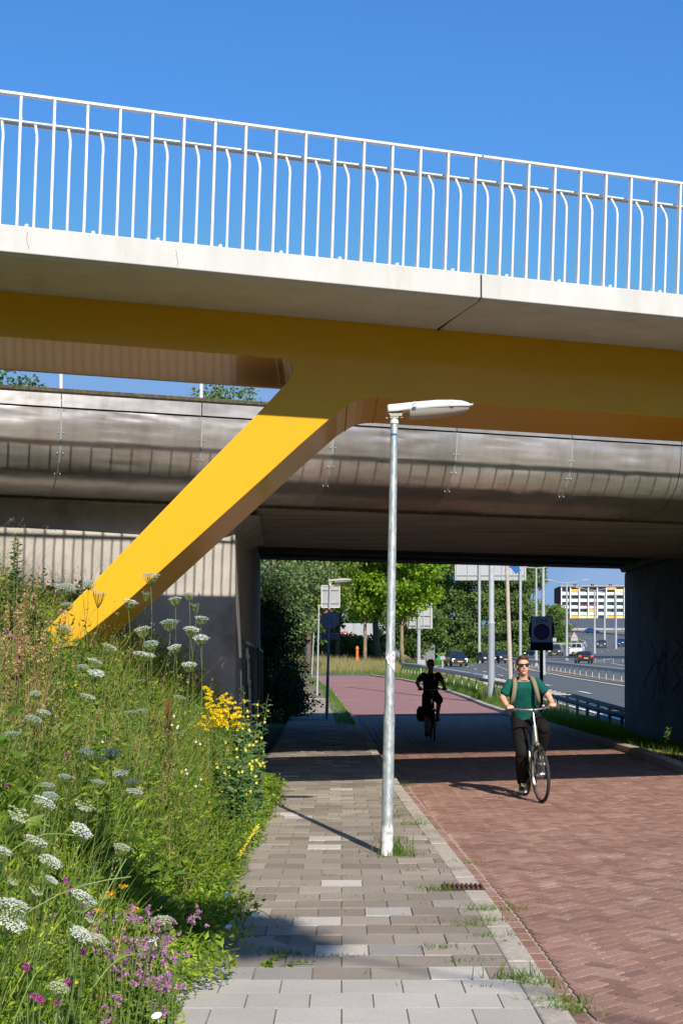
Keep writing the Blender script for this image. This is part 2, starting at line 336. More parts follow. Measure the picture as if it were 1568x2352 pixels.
# red brick street: joints sheet near, plain paving far
def ribbon(lf, rf, y0, y1, dz, n=6, step=None, hf=hroad):
    yy = [y for y in ys if y0 < y < y1]; yy = [y0]+yy+[y1]
    return [[(lf(y)+(rf(y)-lf(y))*k/n, y, hf(y)+dz) for k in range(n+1)] for y in yy]
roadr = MB().grid(ribbon(roadl, kerbx, 3, 47, .0))
street = struct(roadr.build('street', M['mortar'], loc=(3, 20, 0)))
far_road = struct(MB().grid(ribbon(roadl, kerbx, 47, 104, .03)).build('far_street', M['red_road'], loc=(3, 60, 0)))
cross = MB().grid([[(x, y, ground(min(x, 3), min(y, 112))+.06) for x in (-40, -20, -10, -5, -2, 0, 2.0, 3.2)] for y in (104, 108, 112)])
struct(cross.build('side_road', M['asphalt'], loc=(-5, 108, .9)))
def brickmesh(name, quadsxy, zt, mat, bev=.004, dep=.012, tilt=.002, parent=None, zf=None):
    Q = np.array(quadsxy, float); n = len(Q); c = Q.mean(1, keepdims=True)
    z0 = np.array([zf(*p) for p in c[:, 0]]) if zf else np.zeros(n)
    d = c-Q; d /= np.linalg.norm(d, axis=2, keepdims=True)+1e-9
    top = Q+d*bev*1.4; tz = zt+z0[:, None]+rng.normal(0, tilt, (n, 4))*.5+rng.normal(0, tilt, (n, 1))
    T = np.concatenate([top, tz[..., None]], 2); B = np.concatenate([Q, (tz-dep)[..., None]], 2)
    Vv = np.concatenate([T, B], 1).reshape(-1, 3)
    F = (np.arange(n)*8)[:, None, None]+np.array([[0, 1, 2, 3], [0, 4, 5, 1], [1, 5, 6, 2], [2, 6, 7, 3], [3, 7, 4, 0]])[None]
    me = bpy.data.meshes.new(name); o = bpy.data.objects.new(name, me); COL.objects.link(o)
    off = wl(parent) if parent is not None else Vector((float(Vv[:, 0].mean()), float(Vv[:, 1].mean()), float(Vv[:, 2].min())))
    if parent is not None: o.parent = parent
    else: o.location = off
    WL[o.name] = off
    me.vertices.add(len(Vv)); me.vertices.foreach_set('co', (Vv-np.array(off)).astype(np.float32).ravel())
    F = F.reshape(-1); me.loops.add(len(F)); me.loops.foreach_set('vertex_index', F.astype(np.int32))
    nf = len(F)//4; me.polygons.add(nf); me.polygons.foreach_set('loop_start', np.arange(0, nf*4, 4, dtype=np.int32))
    me.polygons.foreach_set('use_smooth', [False]*len(me.polygons)); me.materials.append(mat); me.update(calc_edges=True)
    b = bmesh.new(); b.from_mesh(me); bmesh.ops.recalc_face_normals(b, faces=b.faces); b.to_mesh(me); b.free()
    return o
bw = .098; g_ = .0045; c45 = math.cos(R(45)); br = []
for i in range(-500, 700):
    for j in range(-100, 900):
        s_ = (i-j) % 4
        if s_ == 0: x0, y0, x1, y1 = i, j, i+2, j+1
        elif s_ == 3: x0, y0, x1, y1 = i, j, i+1, j+2
        else: continue
        cx, cy = (x0+x1)/2*bw, (y0+y1)/2*bw; X = (cx-cy)*c45+1; Y = (cx+cy)*c45
        if not (4.2 < Y < 46.5) or not (roadl(Y)+.135 < X < kerbx(Y)-.02) or X > Y*.245+.6: continue
        q = [(x0*bw+g_, y0*bw+g_), (x1*bw-g_, y0*bw+g_), (x1*bw-g_, y1*bw-g_), (x0*bw+g_, y1*bw-g_)]
        br.append([(max((a-b)*c45+1, roadl((a+b)*c45)+.155), (a+b)*c45) for a, b in q])
y = 4.2
while y < 46:
    X = roadl(y)+.045; X2 = roadl(y+.2)+.045
    br.append([(X, y+.003), (X+.098, y+.003), (X2+.098, y+.197), (X2, y+.197)])
    y += .204
struct(brickmesh('brick_paving', br, .012, M['bricks'], tilt=.0012, zf=lambda x, y: hroad(y)+lerp_t(x-roadl(y), [(0, -.008), (.3, 0)])))
# pavement
zp = lambda x, y: hroad(y)+.09+.006*math.sin(x*2.1+y*.7)*math.sin(y*.9)
M['pave_joint'] = pmat('dusty joints', (.20, .165, .12), .95, var=.3, scale=15)
rws = ribbon(lambda y: pavel(y)-.15, lambda y: roadl(y)-.10, 3, 100, 0)
pl = struct(MB().grid([[(p[0], p[1], zp(p[0], p[1])+.0065) for p in r] for r in rws]).build('pavement', M['pave_joint'], loc=(0, 30, 0)))
# dark soil in the gap beside the kerb
struct(MB().grid([[(roadl(y)-.01, y, hroad(y)+.003), (roadl(y)+.042, y, hroad(y)+.003)] for y in [3+.5*k for k in range(86)]]).build('gutter_soil', M['moss'], loc=(.8, 20, 0)))
tl, tn = [], []; y = 3.87; row = 0
while y < 62:
    x = -3.0+(.15 if row % 2 else 0)
    while x < 1.2:
        a, b = max(x+.002, pavel(y)-.1), min(x+.298, roadl(y)-.152)
        if b-a > .05:
            q = [(a, y+.002), (b, y+.002), (b, y+.298), (a, y+.298)]
            (tn if y < 7.0+(.0 if x > .2 else -.0) else tl).append(q)
        x += .3
    y += .3; row += 1

struct(brickmesh('paving_tiles', tl, .012, M['tiles'], bev=.0025, tilt=.0012, zf=zp))
struct(brickmesh('new_paving_tiles', tn, .012, M['tiles_new'], bev=.002, tilt=.0006, zf=zp))
# kerbs
def kerb_line(fx, side, y0, y1, name, topz, L_=1.0, w_=.15):
    b = MB(); y = y0
    while y < y1:
        y2 = y+L_-.006; x1, x2 = fx(y), fx(y2)
        z1, z2 = hroad(y), hroad(y2); s1, s2 = (0, -w_) if side < 0 else (0, w_)
        jj = random.uniform(-.003, .003)
        b4 = [(x1+s1, y, z1-.08), (x1+s2, y, z1-.08), (x2+s2, y2, z2-.08), (x2+s1, y2, z2-.08)]
        b.hexa(b4, [(p[0], p[1], (z1 if i < 2 else z2)+topz+jj) for i, p in enumerate(b4)]); y += L_
    return struct(b.build(name, M['kerb'], bevel=.012, loc=(fx(20), 20, 0)))
kerb_line(roadl, -1, 3.6, 95, 'left_kerb', .108)
kerb_line(kerbx, 1, 8, 103, 'right_kerb', .13, w_=.22)
# motorway
hw_r = lambda y: lerp_t(y, [(30, 40), (120, 42), (160, 60), (260, 120), (500, 160)])
hwy = MB().grid(ribbon(ledge, hw_r, 25, 500, .06, n=8, hf=hhigh)); struct(hwy.build('motorway', M['asphalt'], loc=(20, 100, 0)))
mk = MB()
def stripe(pts, w_=.18, dash=None, dz=.075):
    # pts (x, y) along the line; w_ is the stripe's width
    acc = 0; on = True
    dense = []
    for (x1, y1), (x2, y2) in zip(pts, pts[1:]):
        n = max(1, int(math.hypot(x2-x1, y2-y1)/1.0))
        dense += [(x1+(x2-x1)*k/n, y1+(y2-y1)*k/n) for k in range(n)]
    for i in range(len(dense)-1):
        (x1, y1), (x2, y2) = dense[i], dense[i+1]
        if dash:
            if (i % (dash[0]+dash[1])) >= dash[0]: continue
        t = Vector((x2-x1, y2-y1, 0)); t.normalize(); nn = Vector((-t.y, t.x, 0))*w_/2
        a = Vector((x1, y1, 0)); c = Vector((x2, y2, 0))
        vs = [a-nn, c-nn, c+nn, a+nn]; mk.add([(v.x, v.y, hhigh(v.y)+dz+.02) for v in vs], [(0, 1, 2, 3)])
off_l = lambda o, y0=32, y1=430: [(ledge(y)+o, y) for y in np.arange(y0, y1, 2.0)]
stripe(off_l(.6), .2)
stripe([(12.5, 34), (12.4, 60), (12.0, 85), (12, 118), (12.8, 147), (18, 178), (29, 214), (37, 234), (50, 280), (60, 330), (64, 380)], .22, (3, 9))
stripe([(16.2, 34), (16.2, 100), (16.9, 125), (18.5, 150), (21, 168), (25, 184)], .22)
stripe([(22.5, 34), (22.5, 90), (23.5, 130), (25.5, 160), (27, 185)], .22, (3, 9))
stripe([(26.5, 60), (27, 100), (30, 150), (32.6, 172), (31.8, 186), (28.4, 198)], .2)
stripe([(26, 200), (33, 212), (45, 246), (58, 286), (68, 330)], .22, (3, 5)); stripe([(32, 190), (46, 225), (62, 270), (76, 320), (78, 380)], .2)
stripe([(14.2, 118), (16.3, 150), (23, 184)], .2, (2, 3))
struct(mk.build('road_markings', M['marking'], loc=(20, 100, 0), fix=False))
sd = MB()
def sandstrip(pts, dz=.09):
    sd.grid([[(a, y, hhigh(y)+dz), (b, y, hhigh(y)+dz)] for a, b, y in pts])
sandstrip([(17.0, 18.6, y) for y in range(34, 110, 6)]+[(17.1, 18.9, 115), (17.8, 19.4, 140), (19.2, 20.6, 165)])
sandstrip([(34.6, 39, 120), (34.8, 37.8, 172), (33.4, 36.0, 186), (30.5, 32.5, 196)])
struct(sd.build('median_strip', M['sand'], loc=(18, 80, 0)))

# ================================================================ FOOTBRIDGE
BF, BB = 11.37, 15.93; ZT, ZB = 5.145, 4.925
fb = thing('footbridge', 'footbridge with white railing and yellow slanted leg crossing over the street', 'footbridge', AB(4, 12.3, 0))
J = onb(1105, 685, BF)[0]
def deckpiece(a0, a1):
    prof = [(BF, ZB+.005), (BF, ZT), (BF+.22, ZT+.0), (BF+.24, ZT-.06), (BB-.24, ZT-.06), (BB-.22, ZT), (BB, ZT), (BB, ZB), (BF+1.33, ZB+.035), (BF+.045, ZB-.012), (BF+.04, ZB+.004)]
    return [AB(a0+.1275*(b-BF), b, z) for b, z in prof], U*(a1-a0)
for k, (a0, a1) in enumerate([(-26, J-.007), (J+.007, J+11), (J+11.03, J+30)]):
    MB().prism(*deckpiece(a0, a1)).build('deck', M['concrete_white'], fb, bevel=.008)
MB().bar(AB(J+.003, BF+.03, (ZT+ZB)/2-.003), AB(J+.1275*(BB-BF), BB-.03, (ZT+ZB)/2-.003), .014, .17).build('expansion_joint', M['joint'], fb)
def crack(x0, y0, x1, y1, n=9):
    cr = MB()
    a0, z0 = onb(x0, y0, BF); a1, z1 = onb(x1, y1, BF); pts = [AB(a0+(a1-a0)*k/n+random.uniform(-.006, .006), BF-.002, z0+(z1-z0)*k/n) for k in range(n+1)]
    cr.tube(pts, .0013, 4); cr.build('crack', M['joint'], fb)
crack(61, 532, 65, 572); crack(404, 574, 408, 612)
BG = 12.70; EXT = Vector((-.02, 1.46, 0))
px = [(870, 912), (850, 912.5), (835, 914.5), (820, 919), (808, 925), (793, 934), (775, 946), (690, 1020), (613, 1090.7), (450, 1238), (290, 1383), (132, 1512), (40, 1590)]
px2 = [(-40, 1590), (70, 1481.7), (215, 1336.7), (452.5, 1090.7), (603, 937.6), (637.8, 900), (658, 877), (668, 862), (671, 848), (668, 836), (660, 828), (648, 823), (635, 821.5)]
ol = [AB(-26, BG, 4.85), AB(-26, BG, 4.49)]
zl = onb(0, 765, BG)[1]
pts = [onb(x, y, BG) for x, y in px2]; pts2 = [onb(x, y, BG) for x, y in px]
ol = [(-26, 4.962), (-26, zl)]+[(a, z) for a, z in pts[::-1]]+[(a, z) for a, z in pts2[::-1]]+[(34, onb(1568, 950, BG)[1]), (34, 4.962)]
MB().prism([AB(a, BG, z) for a, z in ol], EXT).build('girder', M['yellow'], fb, bevel=.006)
# weld seams on the underside
for x, y in ((868, 912), (798, 932), (634, 821.5)):
    a, z = onb(x, y, BG); MB().tube([AB(a, BG, z-.002)+EXT*.01, AB(a, BG, z-.002)+EXT*.99], .007, 5).build('weld_seam', M['yellow'], fb)
def railing(b, sgn):
    rl = MB(); lean = math.tan(R(1.9)); a0 = 1.463-.035; st = .2634; ZR = 6.195; ZH = 6.03
    A0, A1 = a0-st*22, a0+st*58; J_ = J
    pr = None
    for lo, hi in ((A0, J_+.02), (J_+.035, A1)):
        m = MB().bar(AB(lo, b, ZR), AB(hi, b, ZR), .05, .02)
        o = m.build('top_rail', M['white_paint'], rail_root(fb, sgn))
    hr = MB().bar(AB(A0, b+sgn*.13, ZH), AB(A1, b+sgn*.13, ZH), .042, .012)
    hr.bar(AB(A0, b+sgn*.155, ZH-.018), AB(A1, b+sgn*.155, ZH-.012), .010, .018); hr.build('handrail', M['white_paint'], RR[sgn])
    post = MB().hexa([Vector((-.035-.010, -.02, ZT)), Vector((-.035+.010, -.02, ZT)), Vector((-.035+.010, .02, ZT)), Vector((-.035-.010, .02, ZT))],
                     [Vector((-.010, -.02, ZR-.01)), Vector((.010, -.02, ZR-.01)), Vector((.010, .02, ZR-.01)), Vector((-.010, .02, ZR-.01))])
    post.box((-.0+.010, sgn*.075, ZH-.010), (.008, .11, .014))
    bal = MB(); bal.tube([(-.035, 0, ZT), (-.012, 0, ZH-.25), (-.006, sgn*.008, ZH-.19), (-.004, sgn*.03, ZH-.13), (-.002, sgn*.12, ZH-.02)], .0115, 6)
    bolt = MB().lathe([(.0, 0), (.016, 0), (.016, .03), (0, .03)], n=6)
    rot = math.atan2(.342, .94)
    def proto(m, nm):
        o = m.build(nm, M['white_paint'], None, loc=(0, 0, 0)); return o
    pp, pb, pq = proto(post, 'post'), proto(bal, 'baluster'), proto(bolt, 'anchor_bolt')
    pw = wl(RR[sgn]); first = [True, True, True]
    def put(src, a, z, i):
        c = src if first[i] else src.copy()
        if not first[i]: COL.objects.link(c)
        first[i] = False
        c.parent = RR[sgn]; p = AB(a, b, 0)-pw; p.z = z-pw.z; c.location = p; c.rotation_euler = (0, 0, rot)
    lo_k, hi_k = (-7, 30)
    for k in range(lo_k, hi_k):
        put(pp, a0+.035+k*st, 0, 0); put(pb, a0+.035+(k+.5)*st, 0, 1)
        if k % 2 == 0: put(pq, a0+(k+.3)*st, ZT, 2)
    ext = MB()
    for k in list(range(-22, lo_k))+list(range(hi_k, 58)):
        a = a0+k*st; ext.hexa([AB(a-.007, b-.02, ZT), AB(a+.007, b-.02, ZT), AB(a+.007, b+.02, ZT), AB(a-.007, b+.02, ZT)], [AB(a+.028, b-.02, ZR), AB(a+.042, b-.02, ZR), AB(a+.042, b+.02, ZR), AB(a+.028, b+.02, ZR)])
        ext.tube([AB(a+st/2, b, ZT), AB(a+st/2+.03, b, ZH-.02)], .0105, 5)
    o = ext.build('end_bars', M['white_paint'], RR[sgn]); o['kind'] = 'stuff'
RR = {}
def rail_root(fb, sgn):
    if sgn not in RR:
        e = MB().bar(AB(-4, (BF+.06) if sgn > 0 else (BB+.0), ZT+.004), AB(14, (BF+.06) if sgn > 0 else (BB+.0), ZT+.004), .05, .006).build('railing', M['white_paint'], fb)
        RR[sgn] = e
    return RR[sgn]
railing(BF+.05, 1); railing(BB+.02, -1)

# ================================================================ VIADUCT
vi = thing('viaduct', 'concrete motorway viaduct clad in dented brushed steel behind the footbridge', 'viaduct', AB(8, 18.3, 0))
VF, VB_ = 18.3, 35.5
prof = [(.0, 4.965), (.004, 4.83), (.022, 4.67), (.055, 4.54), (.105, 4.42), (.19, 4.30), (.33, 4.18), (.58, 4.06), (1.08, 3.94)]
pf = np.array(prof); tt = np.linspace(0, len(pf)-1, 33)
def cr1(t):
    i = min(int(t), len(pf)-2); u = t-i; p0, p1, p2, p3 = pf[max(i-1, 0)], pf[i], pf[i+1], pf[min(i+2, len(pf)-1)]
    return tuple(.5*((2*p1)+(-p0+p2)*u+(2*p0-5*p1+4*p2-p3)*u*u+(-p0+3*p1-3*p2+p3)*u**3))
fine_prof = [cr1(t) for t in tt]
sa = [2.85+1.845*k for k in range(-9, 16)]
pat = None
for i, (a0, a1) in enumerate(zip(sa, sa[1:])):
    n = 10; r_ = random.Random(i); dent = (i == 12); rows = []
    for b, z in fine_prof:
        row = []
        for k in range(n+1):
            t = k/n; w_ = .010*math.sin(t*math.pi)*r_.uniform(-1, 1)
            if dent and z < 4.2: w_ += .07*max(0, 1-abs(t-.2)/.3)*(4.25-z)/.3
            row.append(AB(a0+.006+(a1-a0-.012)*t, VF+b+w_, z))
        rows.append(row)
    b_ = MB().grid(rows); o = b_.build('cladding_panel', M['steel'], vi, smooth='all')
    MB().box(AB((a0+a1)/2, VF+.0, 5.07), (a1-a0-.012, .012, .165), Matrix.Rotation(math.atan2(.342, .94), 3, 'Z')).build('edge_trim', M['steel'], vi)
gs = MB(); gs.bar(AB(sa[0], VF+.05, 4.975), AB(sa[-1], VF+.05, 4.975), .05, .03); gs.build('trim_gap', M['joint'], vi)
for a in sa[5:14]:
    rv = MB(); rv.tube([AB(a, VF+b-.004, z) for b, z in prof], (.010, .006) if False else .009, 5); jo = rv.build('panel_seam', M['galv_far'], vi)
    sc_ = MB()
    for b, z in prof[::2]:
        for s in (-1, 1): sc_.ball(AB(a+s*.035, VF+b-.006, z-.01), .009, 6, 4)
    sc_.build('rivets', M['galv'], jo)
bod = [(VF+.10, 5.15), (VF+.02, 5.16), (VF+.02, 5.19), (VF+.5, 5.22), (VB_-.4, 5.22), (VB_, 5.30), (VB_, 4.70), (VB_-.1, 4.62), (26.3, 4.62), (26.2, 3.97), (26.05, 3.95), (VF+1.12, 3.92), (VF+1.02, 3.98), (VF+.35, 4.5), (VF+.10, 4.9)]
MB().prism([AB(-14, b, z) for b, z in bod], U*44).build('deck', M['concrete_soffit'], vi)
MB().bar(AB(-14, VF+.10, 5.20), AB(30, VF+.10, 5.20), .22, .045).build('parapet', M['moss'], vi)
MB().bar(AB(-14, VF+1.07, 3.945), AB(30, VF+1.07, 3.945), .09, .05).build('drip_edge', M['moss'], vi)
for b, z, w_ in ((27.6, 4.36, .55), (29.6, 4.40, .5), (31.4, 4.42, .5), (33.2, 4.43, .5), (35.0, 4.44, .8)):
    bb = MB().bar(AB(-14, b, z+.16), AB(30, b, z+.16), w_, .32); bb.bar(AB(-14, b+w_/2-.06, z+.006), AB(30, b+w_/2-.06, z+.006), .09, .05)
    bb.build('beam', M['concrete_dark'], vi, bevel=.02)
MB().bar(AB(-14, VB_-.02, 5.5), AB(30, VB_-.02, 5.5), .25, .5).build('parapet', M['concrete'], vi)
pr_ = MB()
for a in sa: pr_.bar(AB(a+.01, VF+.06, 5.16), AB(a+.01, VF+.06, 6.2), .035, .035)
for a in sa: pr_.box(AB(a, VF+.05, 5.21), (.16, .05, .02), Matrix.Rotation(math.atan2(.342, .94), 3, 'Z'))
pr_.bar(AB(sa[0], VF+.06, 6.2), AB(sa[-1], VF+.06, 6.2), .04, .05)
pr_.build('railing', M['white_paint'], vi)
# abutment on the left: front wall with a rounded corner, side wall, haunch, second pillar
BW = 19.55
aC = onb(543, 1300, BW)[0]
cw = MB(); r_ = .16; outl = [(-16, -.5), (aC, -.5), (aC, 3.47-r_)]+[(aC-r_+r_*math.cos(t), 3.47-r_+r_*math.sin(t)) for t in [R(x) for x in range(10, 90, 16)]]+[(aC-r_, 3.47), (aC-1.0, 3.49), (aC-3.2, 3.58), (-16, 3.60)]
cw.prism([AB(a, BW, z) for a, z in outl], V*.5); ab = cw.build('abutment', M['concrete'], vi, bevel=.05)
up = MB().prism([AB(a, BW+.06, z) for a, z in [(-16, 3.5), (aC-.05, 3.3), (aC-.05, 3.62), (aC+.02, 3.93), (-16, 3.93)]], V*.4); up.build('upper_wall', M['concrete'], vi)
Xl = lambda y: lerp_t(y, [(20.2, -1.47), (26, -1.67), (37.5, -2.13)])
yb0 = 20.25
MB().hexa([(Xl(yb0)-.04, yb0, -.3), (Xl(25.6)-.03, 25.6, -.3), (-6, 25.6, -.3), (-6, 21.0, -.3)], [(Xl(yb0)-.04, yb0, 3.95), (Xl(25.6)-.03, 25.6, 3.95), (-6, 25.6, 3.95), (-6, 21.0, 3.95)]).build('side_wall', M['concrete'], vi, bevel=.03)
MB().hexa([(Xl(25.8)-.04, 25.8, -.3), (Xl(37.2), 37.2, -.3), (-6, 36.2, -.3), (-6, 25.8, -.3)], [(Xl(25.8)-.04, 25.8, 4.6), (Xl(37.2), 37.2, 4.6), (-6, 36.2, 4.6), (-6, 25.8, 4.6)]).build('side_wall', M['concrete'], vi, bevel=.06)
p1, p2, p3, p4 = P(595, 1184, 20.35), P(545, 1215, 20.35), P(565, 1268, 26), P(606, 1247, 26)
MB().hexa([p2, p3, (p3.x-.3, p3.y, p3.z), (p2.x-.3, p2.y, p2.z)], [p1, p4, (p4.x-.4, p4.y, p4.z+.02), (p1.x-.4, p1.y, p1.z+.02)]).build('haunch', M['concrete_soffit'], vi)
# right pier wall
rw = MB().hexa([(8.02, 40.4, -.6), (7.55, 31.0, -.3), (8.6, 21.4, -.3), (14, 21.4, -.6)][:3]+[(13.0, 42, -.6)], [(8.02, 40.4, 4.42), (7.55, 31.0, 4.5), (8.6, 21.4, 3.95), (13.0, 42, 4.42)])
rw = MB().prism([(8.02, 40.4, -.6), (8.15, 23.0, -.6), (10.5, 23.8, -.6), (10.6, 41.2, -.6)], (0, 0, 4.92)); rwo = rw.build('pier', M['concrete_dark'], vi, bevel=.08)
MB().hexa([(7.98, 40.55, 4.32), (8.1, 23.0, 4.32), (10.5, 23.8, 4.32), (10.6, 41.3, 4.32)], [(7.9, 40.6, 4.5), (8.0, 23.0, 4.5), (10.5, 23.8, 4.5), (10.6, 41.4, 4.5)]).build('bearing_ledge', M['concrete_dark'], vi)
gf = MB(); rg = random.Random(4)
def scrawl(y0, z0, w_, h_, n, rad):
    for q in range(n):
        yy = y0+w_*q/n; pts = [Vector((8.02+.0075*(40.4-(yy+rg.uniform(-.3, .3)*w_/n*2))-.012, yy+rg.uniform(-.5, .5)*w_/n*2, z0+h_*t+rg.uniform(-.1, .1)*h_)) for t in (0, .3, .5, .8, 1)]
        gf.tube(pts, rad, 4)
scrawl(33.5, .9, 4.5, 1.5, 5, .012); scrawl(35.2, 1.0, 2, 1.2, 3, .014)
M['graffiti'] = pmat('faded spray paint', (.30, .26, .27), .9, var=.4, scale=3)
gf.build('graffiti', M['graffiti'], rwo)
# bar fences along the side wall
def barfence(y0, y1, label):
    t = thing('bar_fence', label, 'fence', (Xl(y0)+.07, y0, .05)); n = int((y1-y0)/.62)
    fr = MB().bar((Xl(y0)+.07, y0, 2.02), (Xl(y1)+.07, y1, 2.02), .05, .05); fr.bar((Xl(y0)+.07, y0, .25), (Xl(y1)+.07, y1, .25), .04, .04); fr.build('frame', M['rail_green'], t)
    for k in range(n+1):
        y = y0+(y1-y0)*k/n; MB().bar((Xl(y)+.07, y, .05), (Xl(y)+.07, y, 2.05), .035, .035).build('bar', M['rail_green'] if k < 2 else M['dark_metal'], t)
barfence(20.4, 25.4, 'tall barred fence on the near corner of the abutment wall, green at its front bar')
barfence(30, 36, 'dark barred fence farther inside the underpass beside the ivy')
# ================================================================ LAMPS, SIGNS, BARRIERS, BUILDINGS, CARS
def text_obj(body, size, loc, rot, mat, name, parent, ext=.001):
    cu = bpy.data.curves.new(name, 'FONT'); cu.body = body; cu.size = size; cu.align_x = 'CENTER'; cu.align_y = 'CENTER'; cu.extrude = ext
    tmp = bpy.data.objects.new(name, cu); COL.objects.link(tmp); dg = bpy.context.evaluated_depsgraph_get()
    me = bpy.data.meshes.new_from_object(tmp.evaluated_get(dg)); COL.objects.unlink(tmp); bpy.data.objects.remove(tmp)
    o = bpy.data.objects.new(name, me); COL.objects.link(o); me.materials.clear(); me.materials.append(mat)
    off = wl(parent); o.parent = parent; o.location = Vector(loc)-off; o.rotation_euler = rot; WL[o.name] = Vector((0, 0, 0)); return o
M['lamp_white'] = pmat('white lamp housing', (.70, .71, .70), .45, var=.08, scale=12, dirt=(.45, .45, .42), dscale=8, dpos=(.6, .8))
M['lamp_under'] = pmat('yellowed lamp base', (.38, .37, .27), .6, var=.15)
def bowlmat():
    m, nt, b = mat_new('clear lamp bowl'); b.inputs['Base Color'].default_value = (.50, .47, .42, 1); b.inputs['Roughness'].default_value = .18; b.inputs['Alpha'].default_value = .55; return m
M['bowl'] = bowlmat()
M['sticker'] = pmat('white sticker paper', (.75, .75, .75), .6, var=.05)
M['ink'] = pmat('dark blue ink', (.05, .04, .08), .7, var=0)
M['redink'] = pmat('red ink', (.45, .06, .07), .6, var=.1)
M['blue'] = pmat('blue sign film', (.01, .10, .32), .4, var=.05)
M['red'] = pmat('red sign film', (.50, .015, .02), .4, var=.08)
M['sign_back'] = pmat('grey sign back', (.36, .37, .38), .55, metal=.2, var=.08, scale=5)
M['sign_white'] = pmat('white sign film', (.62, .62, .60), .5, var=.05)
M['orange'] = pmat('orange plastic', (.75, .17, .02), .5, var=.1)
def lamp_head(t, top, L_=.70, grey=False, dirx=1):
    # luminaire with a rounded white cover, glass bowl and two clips, pointing +x from the pole top
    top = Vector(top); hs_ = MB(); rows = []
    m1 = M['lamp_white'] if not grey else M['lamp_under']
    secs = [(-.06, .045, .0, .085, -.03), (-.05, .062, .0, .095, -.03), (0.03, .07, .01, .105, -.025), (.10, .078, .02, .115, -.012), (.2, .088, .03, .128, -.004), (.35, .10, .045, .145, .01), (.48, .098, .055, .146, .02), (.56, .085, .06, .138, .028), (.61, .06, .065, .118, .034), (.64, .045, .067, .085, .045), (.655, .04, .068, .072, .055)]
    for x, wy, z0, z1, zl in secs:
        row = []
        for k in range(13):
            t_ = math.pi*k/12; row.append(top+Vector((dirx*x*L_/.70, wy*math.cos(t_), zl+.05+(z1-zl-.05)*math.sin(t_)**.8)))
        row += [top+Vector((dirx*x*L_/.70, -wy*.9, zl+.035)), top+Vector((dirx*x*L_/.70, wy*.9, zl+.035)), row[0]]
        rows.append(row)
    hs_.grid(rows); hs_.f.append(tuple(range(0, 15))); hs_.m.append(0); hs_.f.append(tuple(len(hs_.v)-16+i for i in range(15))); hs_.m.append(0)
    h = hs_.build('lamp_head', m1, t, smooth=True)
    b = MB(); rows = []
    for q, (x, dz, wy) in enumerate([(.12, -.055, .06), (.13, -.075, .075), (.25, -.07, .088), (.38, -.055, .09), (.50, -.03, .085), (.57, -.005, .07), (.61, .02, .05), (.625, .04, .03)]):
        zt = .02+.05*x; rows.append([top+Vector((dirx*x*L_/.70, wy*math.cos(math.pi*k/10), zt+(dz-zt)*math.sin(math.pi*k/10)**.7)) for k in range(11)])
    b.grid(rows); b.build('bowl', M['bowl'], h, smooth=True)
    u = MB(); u.prism([top+Vector((dirx*x, -.04, z)) for x, z in [(-.055, .0), (.07, .0), (.06, -.04), (-.03, -.045)]], (0, .08, 0)); u.box(top+Vector((0, 0, -.045)), (.07, .07, .04)); u.bar(top+Vector((-.07, 0, -.055)), top+Vector((.07, 0, -.05)), .01, .01)
    u.build('bracket', M['lamp_under'], h)
    if not grey:
        for x in (.165, .475):
            c = MB(); c.box(top+Vector((x, -.098, .075+x*.04)), (.024, .012, .045)); c.box(top+Vector((x, -.104, .045+x*.04)), (.032, .012, .018)); c.box(top+Vector((x, -.105, .085+x*.04)), (.010, .010, .012)); c.build('clip', M['galv'], h)
    for ob in [h]+list(h.children):
        for v in ob.data.vertices: v.co.z = (v.co.z+wl(ob).z-top.z)*.74+top.z-wl(ob).z
    return h
def street_lamp(x, y, z, label, height=3.72, lean=0, near=False, group='lamp posts along the pavement'):
    t = thing('street_lamp', label, 'street lamp', (x, y, z), group); tx = x+lean
    pr = MB(); prof = [(0, .049), (.25, .049), (.26, .048), (1.15, .047), (1.22, .041), (height-.02, .030)]
    pr.tube([(x+(tx-x)*h/height, y, z+h) for h, r in prof], [r for h, r in prof], 20 if near else 10); pole = pr.build('pole', M['galv'] if near else M['galv_far'], t, smooth=True)
    MB().tube([(tx, y, z+height-.03), (tx, y, z+height-.02), (tx, y, z+height+.02)], [.036, .038, .030], 14).build('collar', M['lamp_white'], t, smooth=True)
    lamp_head(t, (tx, y, z+height+.06), grey=not near)
    return t, pole
d0 = 1.59*KF/438; X0 = P(888, 1965, d0).x
lp, pole = street_lamp(X0, d0, .10, 'tall galvanised lamp post on the pavement in front, with a torn white sticker', height=3.63, lean=.062, near=True)
# paint collar at the foot, blue tape, torn sticker, bolt
def polex(h): return X0+.062*h/3.70
def wrap(h0, h1, a0, a1, r, mat, name, n=10, jag=None):
    b = MB(); rows = []
    for q in range(2):
        row = []
        for k in range(n+1):
            t = a0+(a1-a0)*k/n; h = (h0, h1)[q]
            if jag: h += jag[q][k % len(jag[q])]
            row.append((polex(h)+math.sin(t)*r, d0-math.cos(t)*r, .10+h))
        rows.append(row)
    return b.grid(rows).build(name, mat, pole, smooth='all')
wrap(.0, .24, -math.pi, math.pi, .0505, pmat('flaking white paint', (.66, .67, .66), .7, var=.1, dirt=(.33, .35, .34), dscale=18, dpos=(.5, .6)), 'painted_base', n=28, jag=[[0], [0, .02, -.03, .01, -.01, .04, -.02, 0, .05]])
wrap(3.50, 3.515, -.9, .9, .0330, M['blue'], 'blue_tape')
rs = .0452
stk = wrap(1.60, 1.70, -.95, 1.1, rs, M['sticker'], 'torn_sticker', n=14, jag=[[.03, .035, .03, .0, -.01, .0, -.015, -.02, -.03, -.035, -.045, -.05, -.06, -.07, -.05], [0, -.004, -.01, -.012, -.015, -.02, -.02, -.02, -.015, -.01, .0, .002, .003, .0, 0]])
